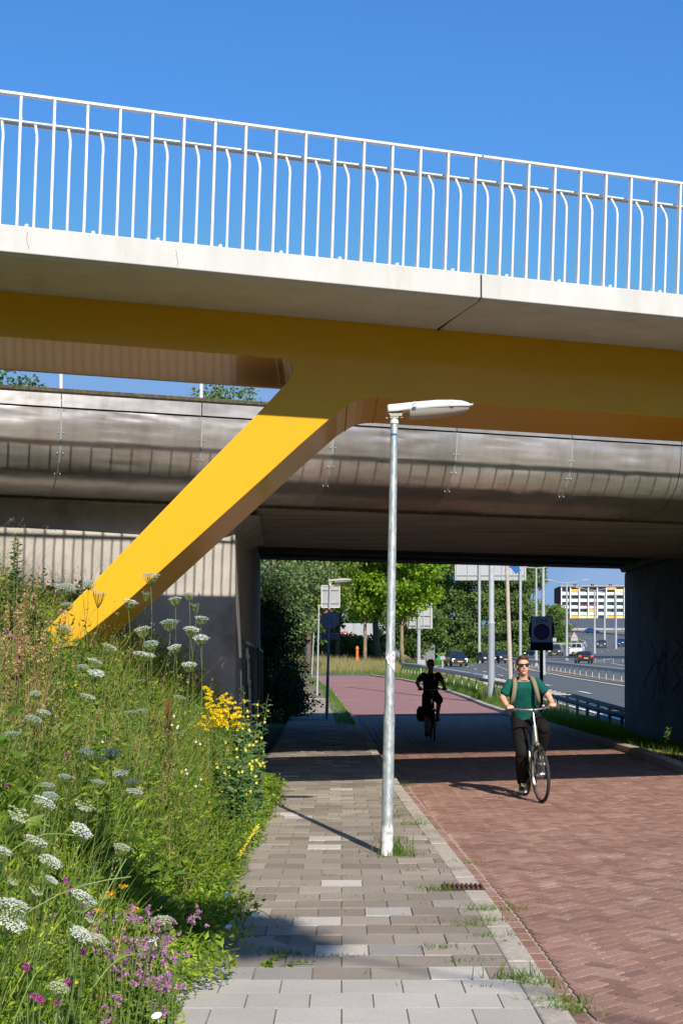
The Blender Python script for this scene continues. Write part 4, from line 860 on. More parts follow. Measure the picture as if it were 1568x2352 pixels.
# cars
def paint(name, col): return pmat(name, col, .25, metal=.2, var=0, coat=.8)
M['plate'] = pmat('yellow plate', (.75, .42, .01), .5, var=0); M['light_on'] = None
mL, ntL, bL = mat_new('daytime running light'); bL.inputs['Base Color'].default_value = (.9, .9, .9, 1); bL.inputs['Emission Color'].default_value = (1, .97, .9, 1); bL.inputs['Emission Strength'].default_value = 1.2; M['light_on'] = mL
mL, ntL, bL = mat_new('tail light'); bL.inputs['Base Color'].default_value = (.5, .01, .01, 1); bL.inputs['Emission Color'].default_value = (1, .03, .02, 1); bL.inputs['Emission Strength'].default_value = 1.2; M['tail'] = mL
def car(label, loc, rz, mat, kind='hatch', w_=1.78, lights='full'):
    # front faces -y
    t = thing('van' if kind == 'van' else 'car', label, 'van' if kind == 'van' else 'car', (0, 0, 0), 'vehicles on the motorway')
    if kind == 'van': L_, H = 5.0, 1.95; up = [(-2.5, .55), (-2.48, .95), (-2.25, 1.12), (-1.75, 1.22), (-1.15, 1.88), (-.9, 1.95), (2.4, 1.95), (2.5, 1.8), (2.5, .4)]
    elif kind == 'suv': L_, H = 4.3, 1.62; up = [(-2.15, .5), (-2.12, .82), (-1.9, .96), (-1.05, 1.05), (-.45, 1.5), (-.1, 1.6), (1.4, 1.58), (1.95, 1.1), (2.1, 1.0), (2.15, .45)]
    else: L_, H = 4.1, 1.46; up = [(-2.05, .48), (-2.02, .72), (-1.8, .84), (-.95, .97), (-.3, 1.38), (.05, 1.46), (1.0, 1.44), (1.75, 1.02), (2.0, .95), (2.05, .42)]
    h_ = w_/2; rows = []
    belt = {'van': 1.2, 'suv': 1.02, 'hatch': .93}[kind]
    for y, z in up:
        row = []
        tum = max(0, (z-belt))*.32
        zb = .28
        for k in range(-6, 7):
            s = k/6; 
            x = s*h_; row.append((x, y, z))
        zc = min(z, belt)
        L1 = [(-h_*.93, y, zb), (-h_, y, zb+(zc-zb)*.4), (-h_*.985, y, zc-.03)]; T1 = [(-h_+.05+tum, y, z-.02), (-(h_-.14-tum), y, z), (0, y, z+.035), (h_-.14-tum, y, z), (h_-.05-tum, y, z-.02)]
        rows.append(L1+T1+[(h_*.985, y, zc-.03), (h_, y, zb+(zc-zb)*.4), (h_*.93, y, zb)])
    b = MB(); b.grid(rows); b.f.append(tuple(range(11))); b.m.append(0); n0 = (len(rows)-1)*11; b.f.append(tuple(n0+k for k in range(11))); b.m.append(0)
    body = b.build('body', mat, t, smooth=True)
    # screens
    fr = {'van': ((-1.72, 1.24), (-1.17, 1.84)), 'suv': ((-1.0, 1.07), (-.47, 1.48)), 'hatch': ((-.9, .99), (-.32, 1.36))}[kind]
    (ya, za), (yb, zb2) = fr; tb = (zb2-belt)*.32
    MB().add([(-h_+.14, ya-.015, za+.03), (h_-.14, ya-.015, za+.03), (h_-.17-tb, yb-.02, zb2+.03), (-h_+.17+tb, yb-.02, zb2+.03)], [(0, 1, 2, 3)]).build('windscreen', M['glass'], t)
    re = {'van': ((2.52, 1.25), (2.46, 1.8)), 'suv': ((1.98, 1.13), (1.45, 1.56)), 'hatch': ((1.73, 1.06), (1.08, 1.42))}[kind]
    (ya, za), (yb, zb2) = re
    MB().add([(-h_+.18, ya+.02, za+.02), (h_-.18, ya+.02, za+.02), (h_-.22-tb, yb+.02, zb2+.03), (-h_+.22+tb, yb+.02, zb2+.03)], [(0, 1, 2, 3)]).build('rear_window', M['glass'], t)
    for s in (-1, 1):
        y0_, y1_ = (fr[0][0]+.35, (.0 if kind == 'van' else re[0][0]-.45)); zt_ = zb2-.05; zb_ = belt+.04
        MB().add([(s*(h_-.03), y0_, zb_), (s*(h_-.03), y1_, zb_), (s*(h_-.04-(zt_-belt)*.32+.02), y1_-.15, zt_), (s*(h_-.04-(zt_-belt)*.32+.02), y0_+.42, zt_)], [(0, 1, 2, 3)]).build('side_window', M['glass'], t)
        MB().ball((s*(h_+.11), fr[0][0]+.25, belt+.08), (.11, .07, .08), 8, 6).build('mirror', mat, t)
        for yw in (-L_/2+.75, L_/2-.75):
            wv = MB().lathe([(.0, -.1), (.2, -.1), (.31, -.09), (.33, -.06), (.33, .06), (.31, .09), (.2, .1), (0, .1)], c=(s*(h_-.11), yw, .33), n=18, axis='x').build('wheel', M['rubber'], t, smooth=True)
            MB().lathe([(0, .105), (.19, .10), (.2, .09)], c=(s*(h_-.11), yw, .33), n=12, axis='x').build('rim', M['galv_far'], wv)
        yf = up[0][0]
        MB().box((s*(h_-.26), yf-.0, up[1][1]-.06), (.26, .08, .07), Matrix.Rotation(R(12*s), 3, 'Z')).build('headlight', M['light_on'] if lights != 'off' else M['glass'], t)
        if lights == 'full': MB().bar((s*(h_-.10), yf+.02, up[1][1]-.08), (s*(h_-.2), yf-.03, .45), .035).build('light_strip', M['light_on'], t)
        MB().box((s*(h_-.2), L_/2-.02, .85), (.28, .1, .22)).build('tail_light', M['tail'], t)
    yf = up[0][0]-.02
    MB().box((0, yf, .52), (w_*.62, .06, .2)).build('grille', M['black'], t); MB().box((0, yf+.0, .3), (w_*.8, .08, .14)).build('bumper', M['black'], t)
    MB().box((0, yf-.045, .5), (.52, .02, .11)).build('number_plate', M['plate'], t); MB().box((0, L_/2+.02, .62), (.52, .02, .11)).build('number_plate', M['plate'], t)
    t.location = loc; t.rotation_euler = (0, 0, rz); return t
navy = paint('navy car paint', (.012, .018, .035)); blk = paint('black car paint', (.012, .013, .016)); greyp = paint('dark grey car paint', (.06, .062, .068)); whitep = paint('white van paint', (.75, .75, .75)); bluep = paint('blue car paint', (.01, .06, .25))
def place(x, base, d): p = P(x, base, d); z = hhigh(d)+.07; return (p.x, d, z)
car('black hatchback with bright fang-shaped running lights, nearest oncoming on the left', place(1047, 1532, 147), R(6), blk, 'suv', 1.80)
car('dark car half hidden behind the thick lighting mast', place(1116, 1528, 182), R(8), blk, 'hatch', 1.78, 'low')
car('dark blue estate between the thick mast and the leaning pole', place(1152, 1528, 182), R(8), navy, 'suv', 1.82, 'low')
car('blue-black car just behind the head of the green shirted cyclist, in front', place(1207, 1512, 214), R(-28), navy, 'hatch', 1.78, 'low')
car('small dark blue car with a pale roof, second behind the cyclist head', place(1218, 1505, 227), R(-28), bluep, 'hatch', 1.78, 'off')
car('dark grey delivery van driving ahead of the white van', place(1276, 1508, 216), R(-14), greyp, 'van', 1.95, 'low')
car('white delivery van on the bend', place(1325, 1504, 222), R(-14), whitep, 'van', 2.0, 'low')
car('black car seen from behind with red tail lights, on the middle carriageway', place(1340, 1524, 172), R(178), blk, 'hatch', 1.80, 'off')
car('dark grey car with headlights coming round the bend right of the white van', place(1381, 1491, 286), R(-12), greyp, 'suv', 1.85, 'low')
car('blue car cut off by the pier at the right', place(1426, 1488, 296), R(-20), bluep, 'suv', 1.85, 'low')
pz = P(1289, 1453, 405); car('black car with a red tail light, far up before the wall', (pz.x, 405, pz.z), R(110), blk, 'hatch', 1.78, 'off')
pz = P(1359, 1455, 400); car('blue car far up between the lamp masts before the wall', (pz.x, 400, pz.z), R(70), bluep, 'hatch', 1.78, 'off')
# ================================================================ VEGETATION
rng = np.random.default_rng(11)
M['lf_plane'] = leafmat('plane tree leaves', [(.13, .24, .018), (.22, .36, .025), (.36, .50, .045)], .45)
M['lf_mid'] = leafmat('mid green leaves', [(.055, .10, .022), (.09, .155, .03), (.15, .23, .055)], .35)
M['lf_silver'] = leafmat('silvery leaves', [(.08, .14, .04), (.15, .23, .07), (.28, .35, .17)], .35)
M['lf_poplar'] = leafmat('poplar leaves', [(.08, .14, .035), (.13, .21, .05), (.22, .31, .08)], .3)
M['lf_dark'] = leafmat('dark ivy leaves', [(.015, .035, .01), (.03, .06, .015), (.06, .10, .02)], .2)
M['lf_prim'] = leafmat('primrose leaves', [(.07, .15, .045), (.11, .21, .07), (.17, .26, .09)], .3)
M['gr_green'] = leafmat('green grass', [(.07, .14, .012), (.14, .24, .02), (.25, .35, .04), (.38, .41, .08)], .4, patch=1.2)
M['gr_weed'] = leafmat('weed leaves', [(.06, .12, .012), (.17, .28, .02), (.36, .44, .045)], .4, patch=1.0)
M['gr_cover'] = leafmat('low leaves', [(.03, .065, .01), (.08, .14, .018), (.17, .24, .035)], .35, patch=1.4)
M['gr_dry'] = leafmat('dry stems', [(.30, .21, .08), (.46, .34, .15), (.58, .45, .22), (.24, .15, .06)], .3)
M['gr_tan'] = leafmat('tan grass', [(.28, .24, .08), (.42, .34, .14), (.50, .41, .20), (.20, .24, .06)], .4)
M['gr_light'] = leafmat('pale weeds', [(.14, .20, .05), (.22, .29, .09), (.32, .37, .16)], .4)
M['gr_lawn'] = leafmat('verge grass', [(.07, .14, .012), (.11, .20, .018), (.17, .27, .03)], .4, patch=.6)
M['fl_white'] = leafmat('white florets', [(.62, .64, .55), (.74, .75, .68), (.80, .80, .76)], .3)
M['fl_cream'] = leafmat('creamy florets', [(.50, .52, .34), (.62, .63, .44)], .3)
M['fl_shaded'] = leafmat('shaded white florets', [(.36, .44, .38), (.50, .57, .50)], .3)  # white umbel heads with shade put into the floret colour
M['fl_yellow'] = leafmat('yellow florets', [(.78, .56, .005), (.85, .66, .01), (.85, .74, .03)], .3)
M['fl_lemon'] = leafmat('lemon petals', [(.80, .70, .06), (.82, .75, .12)], .4)
M['fl_pink'] = leafmat('pink florets', [(.34, .13, .28), (.50, .24, .42), (.62, .36, .55)], .35)
M['fl_magenta'] = leafmat('magenta petals', [(.42, .06, .28), (.50, .10, .36)], .35)
M['stem'] = pmat('green stems', (.10, .16, .03), .6, var=.3, scale=9)
M['stem_pale'] = pmat('pale green stems', (.20, .28, .07), .6, var=.2, scale=9)
M['stem_dry'] = pmat('dry brown stems', (.20, .12, .06), .8, var=.3, scale=9)
M['stem_red'] = pmat('reddish stems', (.20, .07, .04), .7, var=.3, scale=9)
M['bark'] = pmat('tree bark', (.13, .105, .075), .95, var=.35, scale=5, bump=.6, bscale=15)
M['bark_pale'] = pmat('plane tree bark', (.26, .21, .13), .9, var=.35, scale=4, bump=.4, bscale=12)
def norm(a): return a/(np.linalg.norm(a, axis=-1, keepdims=True)+1e-9)
def blades(p, h, w_, lean=.35, seg=4, az=None, droop=.35):
    n = len(p); az = rng.uniform(0, 2*np.pi, n) if az is None else az; ln = h*rng.uniform(.05, lean, n) if np.ndim(lean) == 0 else h*lean
    d = np.stack([np.cos(az), np.sin(az), np.zeros(n)], 1); fa = rng.uniform(0, 2*np.pi, n); sd = np.stack([np.cos(fa), np.sin(fa), np.zeros(n)], 1)
    rows = []
    for k in range(seg):
        t = k/(seg-1); c = p+d*(ln*t**1.8)[:, None]+np.array([0, 0, 1])*(h*(t-droop*.35*t**3))[:, None]
        ww = w_*(1-t)**.6*.5+.0004; rows.append(np.stack([c-sd*ww[:, None], c+sd*ww[:, None]], 1))
    return np.stack(rows, 1)
def leaves(p, dirn, L_, wr=.45, roll=None):
    """diamond leaves from base p along dirn"""
    n = len(p); d = norm(dirn); r = norm(rng.normal(0, 1, (n, 3))); s = norm(np.cross(d, r)); L_ = L_[:, None]
    fold = np.cross(s, d)*L_*.12
    return np.stack([p, p+d*L_*.45+s*L_*wr*.5+fold, p+d*L_, p+d*L_*.45-s*L_*wr*.5+fold], 1)
gvec = np.vectorize(ground); pvec = np.vectorize(pavel)
def vh(x, y):
    e = pvec(y)+.15-x
    return (.07+np.clip(e/.62, 0, 1)*.60)*np.clip((y-1.5)/3.2, .45, 1)*(.68+.75*nz2(x, y, 1.35, 3.3))
def bank_pts(n, x0=-4.2, y0=3.0, y1=19.2, power=1.0, xr=None):
    y = y0+(y1-y0)*rng.uniform(0, 1, n)**1.25
    x = pvec(y)+.14-(rng.uniform(0, 1, n)**1.15)*3.3
    ok = (x > -.26*y-.9) & (x*-.342+y*.94 < 19.3)
    x, y = x[ok], y[ok]; return np.stack([x, y, gvec(x, y)-.02], 1)
def nz2(x, y, s=1.0, o=0): return .5+.5*np.sin(x*2.3*s+1.7*np.sin(y*1.1*s+o)+o)*np.cos(y*1.9*s+1.3*np.sin(x*1.7*s)-o)
def stuff(o, label, cat): o['kind'] = 'stuff'; return tag(o, label, cat)
ORI = (-1.5, 8, 0)
# low cover of leaves
p = bank_pts(62000); H = vh(p[:, 0], p[:, 1]); p[:, 2] += H*rng.uniform(0, .75, len(p))*nz2(p[:, 0], p[:, 1], 1.7, 2)
dn = rng.normal(0, 1, (len(p), 3)); dn[:, 2] = np.abs(dn[:, 2])*.6
stuff(quads('ground_cover', leaves(p, dn, rng.uniform(.025, .075, len(p)), .5), M['gr_cover'], loc=ORI), 'dense low leaves covering the sloping flower bank', 'ground cover')
# grass blades
p = bank_pts(34000); H = vh(p[:, 0], p[:, 1])*rng.uniform(.55, 1.25, len(p))*(.75+.5*nz2(p[:, 0], p[:, 1], .8))
stuff(strips('wild_grass', blades(p, H, np.full(len(p), .0055), .6), M['gr_green'], loc=ORI), 'long green wild grass mixed through the flower bank', 'grass')
p = bank_pts(7000); H = vh(p[:, 0], p[:, 1])*rng.uniform(.9, 1.55, len(p))
k = nz2(p[:, 0], p[:, 1], .9, 4) > .45; p, H = p[k], H[k]
C1 = blades(p, H, np.full(len(p), .0035), .55, 5)
tips = C1[:, -1].mean(1); q = np.repeat(tips, 10, 0)-np.stack([rng.normal(0, .012, len(tips)*10), rng.normal(0, .012, len(tips)*10), rng.uniform(0, .14, len(tips)*10)], 1)
stuff(strips('dry_grass', C1, M['gr_dry'], loc=ORI), 'dry tan grass stalks standing through the green weeds', 'dry grass')
stuff(quads('grass_seed_heads', leaves(q, rng.normal(0, .5, (len(q), 3))+np.array([0, 0, 1]), rng.uniform(.012, .022, len(q)), .35), M['gr_dry'], loc=ORI), 'tan seed heads on the dry grass stalks', 'seed heads')
# leafy stems
p = bank_pts(8500); H = vh(p[:, 0], p[:, 1])*rng.uniform(.5, 1.3, len(p)); az = rng.uniform(0, 2*np.pi, len(p))
C1 = blades(p, H, np.full(len(p), .006), .4, 4, az); LP, LD, LL = [], [], []; lsz = rng.choice([.7, 1.15, 1.8], len(p), p=[.45, .35, .20])*(.7+.6*nz2(p[:, 0], p[:, 1], 1.3, 7))
for k in range(16):
    t = .2+.8*k/15; i0 = min(2, int(t*3)); f = t*3-i0
    c = C1[:, i0].mean(1)*(1-f)+C1[:, i0+1].mean(1)*f; a = az+k*2.4
    LP.append(c); LD.append(np.stack([np.cos(a), np.sin(a), np.full(len(a), .45)], 1)+rng.normal(0, .25, (len(a), 3))); LL.append(rng.uniform(.022, .062, len(a))*(1.35-.6*t)*lsz)
stuff(strips('weed_stems', C1, M['stem'], loc=ORI), 'thin green weed stems on the bank', 'weeds')
stuff(quads('leafy_weeds', leaves(np.concatenate(LP), np.concatenate(LD), np.concatenate(LL), .32), M['gr_weed'], loc=ORI), 'leafy yellow-green weeds growing all over the bank', 'weeds')
p = bank_pts(1100); H = vh(p[:, 0], p[:, 1]); BP, BD_, BL = [], [], []
for k in range(9):
    a = rng.uniform(0, 6.28, len(p)); BP.append(p+np.stack([rng.normal(0, .02, len(p)), rng.normal(0, .02, len(p)), H*(.25+.08*k)], 1)); BD_.append(np.stack([np.cos(a), np.sin(a), rng.uniform(-.1, .7, len(p))], 1)); BL.append(rng.uniform(.06, .13, len(p)))
stuff(quads('broad_leaves', leaves(np.concatenate(BP), np.concatenate(BD_), np.concatenate(BL), .42), leafmat('broad weed leaves', [(.05, .12, .015), (.11, .21, .025), (.22, .32, .05)], .4), loc=ORI), 'broader bright leaves low among the wild grass', 'weeds')
# feathery foliage between flowers
p = bank_pts(1500); H = vh(p[:, 0], p[:, 1]); FP, FD, FL = [], [], []
for k in range(26):
    t = rng.uniform(.15, 1.0, len(p)); c = p+np.stack([rng.normal(0, .045, len(p)), rng.normal(0, .045, len(p)), H*t*.95], 1)
    FP.append(c); FD.append(rng.normal(0, 1, (len(p), 3))+np.array([0, 0, .5])); FL.append(rng.uniform(.015, .035, len(p)))
stuff(quads('feathery_foliage', leaves(np.concatenate(FP), np.concatenate(FD), np.concatenate(FL), .16), M['lf_silver'], loc=ORI), 'fine grey-green feathery foliage among the weeds', 'foliage')
# creeping edge over the pavement
yy = rng.uniform(4.6, 19, 15000); xx = pvec(yy)+.08+rng.uniform(0, 1, 15000)**2.0*(.36+.20*np.exp(-((yy-8.0)/1.3)**2))*(.3+.7*nz2(yy*0, yy, 1.9, 1)); zz = .12+rng.uniform(0, .12, 15000)
q = np.stack([xx, yy, zz], 1); dn = rng.normal(0, 1, (len(q), 3)); dn[:, 2] = np.abs(dn[:, 2])*.5
stuff(quads('edge_weeds', leaves(q, dn, rng.uniform(.02, .058, len(q)), .42), M['gr_weed'], loc=ORI), 'creeping weeds spilling over the pavement edge', 'weeds')
yy = rng.uniform(8, 19, 3800); xx = pvec(yy)+.05+rng.uniform(0, 1, 3800)**1.6*.40*nz2(yy*0, yy, 1.1, 3)
stuff(strips('edge_grass', blades(np.stack([xx, yy, np.full(len(xx), .10)], 1), rng.uniform(.05, .16, len(xx)), np.full(len(xx), .0045), .8), M['gr_lawn'], loc=ORI), 'short bright grass fringing the pavement', 'grass')
# --- flowering plants, one object each
def umbel(x, y, d, size, tone, label, name='wild_carrot', tiltx=0, bud=False):
    tip = P(x, y, d); r = size/2*d/KF; g = ground(min(tip.x-.05, -1.0), d)
    gx = tip.x+rng.uniform(-.15, .05)-(.18 if x < 700 else 0); gx = min(gx, -1.02); gy = d+rng.uniform(-.1, .25); gz = ground(gx, gy)-.02
    t = thing(name, label, 'wild flower', (gx, gy, gz), 'white umbel flowers on the bank')
    base = Vector((gx, gy, gz)); tilt = Vector((rng.uniform(-.25, .25)+tiltx, rng.uniform(-.45, -.05), 1)).normalized()
    neck = tip-tilt*(r*(1.3 if not bud else 1.6)); pts = []
    for k in range(9):
        s = k/8; b_ = base.lerp(neck, s); b_ += Vector((.05*math.sin(s*3.0), .03*math.sin(s*2.2), .06*math.sin(s*math.pi))); pts.append(b_)
    pts[-1] = neck; MB().tube(pts, [.0028-.0010*k/8 for k in range(9)], 5).build('stem', M['stem'], t, smooth='all')
    sd = tilt.cross(Vector((0, 1, 0))).normalized(); up = sd.cross(tilt); ry = MB(); FQ = []
    n = 34 if not bud else 22
    for k in range(n):
        rr = math.sqrt((k+.5)/n); a = k*2.39996; rad = r*rr*(1 if not bud else .85)
        hgt = r*(-.28*rr*rr) if not bud else r*(.5*rr**3)
        e = tip+sd*math.cos(a)*rad+up*math.sin(a)*rad+tilt*(hgt+rng.uniform(-.04, .04)*r)
        mid = neck.lerp(e, .5)-tilt*r*.12+(e-tip)*.12; ry.tube([neck, mid, e], .0009+.0004*(r > .03), 3, cap=False)
        m = 9; cr = r*.17*rng.uniform(.75, 1.15)
        for q in range(m):
            o = rng.normal(0, 1, 3); o /= np.linalg.norm(o); c = np.array(e)+np.array(sd)*o[0]*cr+np.array(up)*o[1]*cr+np.array(tilt)*abs(o[2])*cr*.35
            a1 = norm(np.array(sd)*rng.normal()+np.array(up)*rng.normal()+np.array(tilt)*rng.normal()*.3); b1 = np.cross(a1, np.array(tilt)); s_ = cr*.42
            FQ.append([c-a1*s_, c-b1*s_, c+a1*s_, c+b1*s_])
    ry.build('rays', M['stem_pale'] if not bud else M['stem'], t, fix=False)
    quads('florets', np.array(FQ), M[tone], t)
    nl = 26; f = rng.uniform(.1, .8, nl); c = np.array([list(base.lerp(neck, s_)) for s_ in f])
    quads('leaves', leaves(c, rng.normal(0, 1, (nl, 3))+np.array([0, 0, .6]), rng.uniform(.02, .05, nl), .14), M['lf_silver'], t)
    return t
W, C_, G_ = 'fl_white', 'fl_cream', 'fl_shaded'
UM = {
 'in front of the yellow leg': [(228, 1366, 9.2, 42, G_, 1), (150, 1343, 10, 46, G_, 0), (205, 1335, 10, 34, G_, 0), (150, 1437, 9, 40, G_, 0), (155, 1385, 9.5, 30, G_, 0)],
 'crossing the brown underside of the leg': [(345, 1318, 9, 40, G_, 0), (300, 1378, 9.5, 36, W, 0), (336, 1366, 9.3, 26, C_, 1)],
 'before the sunlit abutment wall': [(400, 1372, 10.5, 32, W, 0), (435, 1361, 11, 30, W, 0)],
 'before the shaded abutment wall': [(449, 1392, 11, 24, C_, 1), (463, 1416, 10.5, 34, W, 0), (440, 1441, 10, 38, W, 0), (461, 1461, 10, 38, W, 0), (325, 1441, 9, 40, W, 0), (388, 1424, 10, 44, G_, 0), (399, 1483, 10, 32, W, 0), (433, 1523, 10.5, 36, W, 0), (413, 1599, 10.5, 30, G_, 0), (345, 1475, 9.6, 36, G_, 0)],
 'at the foot of the yellow leg': [(253, 1482, 8.4, 38, W, 0), (322, 1498, 9, 36, W, 0), (342, 1502, 9.1, 30, W, 0), (219, 1515, 8, 36, W, 0), (221, 1541, 8, 40, W, 0), (190, 1528, 8.4, 30, G_, 0)],
 'in the upper middle of the bank': [(202, 1596, 7.6, 38, W, 0), (101, 1632, 7.2, 36, W, 0), (77, 1647, 7, 42, G_, 0), (27, 1681, 6.8, 38, G_, 0), (301, 1633, 8, 34, G_, 0), (327, 1629, 8.2, 28, G_, 0), (80, 1590, 7.6, 28, G_, 0)],
 'in the middle of the bank': [(200, 1723, 6.6, 38, G_, 0), (231, 1736, 6.7, 34, G_, 0), (259, 1725, 6.8, 38, G_, 0), (277, 1772, 6.6, 38, W, 0), (305, 1791, 6.7, 36, W, 0), (310, 1814, 6.6, 40, W, 0), (226, 1793, 6.3, 34, G_, 0), (110, 1800, 5.8, 36, G_, 0), (116, 1824, 5.7, 40, G_, 0), (149, 1780, 6, 32, G_, 0)],
 'in the lower left foreground': [(105, 1838, 4.7, 58, W, 0), (38, 1880, 4.3, 66, C_, 1), (193, 1859, 4.8, 54, C_, 1), (189, 1902, 4.7, 56, W, 0), (86, 1927, 4.4, 58, W, 0), (7, 1949, 4.1, 50, W, 0), (119, 1973, 4.4, 56, W, 0), (121, 2018, 4.4, 34, W, 0), (281, 1942, 5.2, 42, C_, 0)],
 'in the bottom left corner': [(195, 2056, 4.6, 66, W, 0), (79, 2052, 4.2, 42, C_, 1), (29, 2070, 3.9, 78, W, 0), (27, 2108, 3.9, 78, W, 0), (188, 2142, 4.4, 54, W, 0), (228, 2154, 4.5, 46, C_, 0), (205, 2116, 4.5, 30, C_, 1), (371, 2109, 5.5, 54, C_, 0), (136, 2263, 4.6, 50, C_, 0), (28, 2030, 4.2, 28, C_, 1)],
}
ordn = ['first', 'second', 'third', 'fourth', 'fifth', 'sixth', 'seventh', 'eighth', 'ninth', 'tenth']
tn_w = {W: 'white', C_: 'creamy', G_: 'shade-toned grey-green'}
for where, lst in UM.items():
    cnt = {}
    lst = sorted(lst); 
    for j, (x, y, d, s, tone, bud) in enumerate(lst):
        key = (tone, bud); same = [q for q in lst if (q[4], q[5]) == key]; k = same.index((x, y, d, s, tone, bud))
        pre = f'{tn_w[tone]} {"budding cup-shaped" if bud else "flat lacy"} umbel {where}'
        lb = pre if len(same) == 1 else f'{pre}, {ordn[k]} from left'
        umbel(x, y, d, s, tone, lb, bud=bool(bud), tiltx=.5 if x < 250 and y > 1800 else (.2 if x < 320 else 0))
def spray(name, label, cat, base, h, stems, leafn, leafL, lmat, flmat, flower, group=None, stem='stem', spread=.25, wr=.3, lean=None):
    """a plant: several stems with leaves and flower heads; flower(tip, dir) -> list of quads"""
    base = Vector(base); t = thing(name, label, cat, base, group); sm = MB(); LP, LD, LL, FQ = [], [], [], []
    for k in range(stems):
        a = rng.uniform(0, 6.28); sp = rng.uniform(0, spread); hh_ = h*rng.uniform(.75, 1.0); tip = base+Vector((math.cos(a)*sp*hh_, math.sin(a)*sp*hh_, hh_))
        if lean is not None: tip += Vector(lean)*hh_
        pts = [base.lerp(tip, s)+Vector((0, 0, .05*math.sin(math.pi*s))) for s in (0, .25, .5, .75, 1)]; pts[0] = base+Vector((math.cos(a)*.03, math.sin(a)*.03, 0))
        sm.tube(pts, [.006, .005, .004, .003, .002], 5)
        for q in range(leafn):
            s = .12+.85*q/leafn; i = min(3, int(s*4)); c = pts[i].lerp(pts[i+1], s*4-i); b = a+q*2.4
            LP.append(list(c)); LD.append([math.cos(b), math.sin(b), rng.uniform(-.2, .6)]); LL.append(leafL*(1.2-.7*s)*rng.uniform(.7, 1.2))
        FQ += flower(np.array(tip), np.array((tip-base).normalized()), pts)
    sm.build('stems', M[stem], t)
    if LP: quads('leaves', leaves(np.array(LP), np.array(LD), np.array(LL), wr), lmat, t)
    if FQ: quads('flowers', np.array(FQ), flmat, t)
    return t
def clump(c, r, n, s, flat=1.0):
    o = norm(rng.normal(0, 1, (n, 3)))*r*rng.uniform(.3, 1, (n, 1)); o[:, 2] *= flat; a = norm(rng.normal(0, 1, (n, 3))); b = norm(np.cross(a, rng.normal(0, 1, (n, 3)))); c = c+o
    return list(np.stack([c-a*s, c-b*s, c+a*s, c+b*s], 1))
def rag_fl(tip, d, pts):
    Q = []
    for k in range(10): Q += clump(tip+np.array([rng.normal(0, .045), rng.normal(0, .045), rng.uniform(-.12, .03)]), .026, 26, .0065, .6)
    return Q
def at(x, y, d): p_ = P(x, y, d); return (p_.x, d, ground(min(p_.x, -.98), d)-.02)
def htop(x, y, d): return P(x, y, d).z-at(x, y, d)[2]
spray('ragwort', 'bright golden yellow flower clusters in front of the shaded wall', 'wild flower', at(516, 1600, 14), htop(516, 1578, 14), 12, 22, .05, M['gr_weed'], M['fl_yellow'], rag_fl, spread=.14)
spray('ragwort', 'lower golden yellow flower tuft left of the brightest cluster', 'wild flower', at(480, 1620, 13.8), htop(485, 1600, 13.8), 4, 20, .05, M['gr_weed'], M['fl_yellow'], rag_fl, spread=.08)
def prim_fl(tip, d, pts):
    Q = []
    for k in range(8):
        f = rng.uniform(.6, 1); i = min(3, int(f*4)); c = np.array(pts[i].lerp(pts[i+1], f*4-i)); o = c+np.array([rng.normal(0, .04), rng.normal(0, .04), .02])
        if k < 3:
            for j in range(5):
                a = j*1.26; s = .015; v_ = np.array([math.cos(a), .35*math.sin(a)-.5, math.sin(a)]); w2 = np.cross(v_, [0, -1, .2]); w2 = w2/np.linalg.norm(w2)*s*.5
                Q.append(np.array([o, o+v_*s*.6+w2, o+v_*s, o+v_*s*.6-w2]))
    return Q
for (x, y, d, n, lb) in ((590, 1540, 15.2, 4, 'tallest evening primrose with lemon flowers, by the tunnel mouth'), (600, 1675, 14.4, 6, 'evening primrose leaning out over the pavement, with lemon flowers'), (565, 1640, 14.2, 6, 'leafy evening primrose between the golden clusters and the tunnel mouth'), (575, 1715, 13.4, 8, 'low broad leaved evening primrose at the pavement edge'), (545, 1690, 13.2, 7, 'evening primrose below the golden flower cluster')):
    spray('evening_primrose', lb, 'wild flower', at(x-18, y, d), htop(x, y, d), n, 46, .135, M['lf_prim'], M['fl_lemon'], prim_fl, 'evening primroses at the bank corner', spread=.2, wr=.36, lean=(.06, 0, 0))
def or_fl(tip, d, pts):
    Q = []
    for k in range(5): Q += clump(tip+np.array([rng.normal(0, .022), rng.normal(0, .025), rng.uniform(-.05, .01)]), .012, 16, .0045)
    return Q
for (x, y, d, n, lb) in ((330, 2150, 5.6, 16, 'largest purple marjoram clump beside the white bindweed flower'), (390, 2165, 5.7, 9, 'purple marjoram heads at the right of the clump'), (275, 2090, 5.5, 10, 'purple marjoram clump at the upper left of the others'), (325, 2225, 5.3, 7, 'lowest purple marjoram heads near the bottom'), (345, 2080, 5.9, 8, 'purple marjoram behind the creamy umbel')):
    spray('marjoram', lb, 'wild flower', at(x, y, d), max(.25, htop(x, y, d)), n, 26, .03, M['gr_weed'], M['fl_pink'], or_fl, 'marjoram clumps in the foreground', stem='stem', spread=.28, wr=.5)
for (x, y, d, n, lb) in ((505, 1960, 10.6, 12, 'tangled green weed clump spilling over the paving, uppermost'), (470, 2040, 9.4, 12, 'tangled green weed clump beside the soft shadow'), (540, 1860, 12.2, 10, 'tangled green weed clump behind the yellow flower spike'), (440, 2120, 8.0, 12, 'tangled yellow-green clump right of the marjoram'), (600, 2215, 7.5, 5, 'low creeping sprig lying on the paving')):
    c = P(x, y, d); b_ = (c.x, d, ground(min(c.x, -.98), d)+.03); spray('weed_clump', lb, 'wild plant', b_, .12 if x == 600 else max(.3, min(.75, P(x, y-60, d).z-b_[2])), n, 22, .055, M['gr_weed'], M['fl_cream'], lambda tip, d_, pts: [], spread=.7 if x != 600 else 3.0, wr=.4, lean=(.25, -.1, 0))
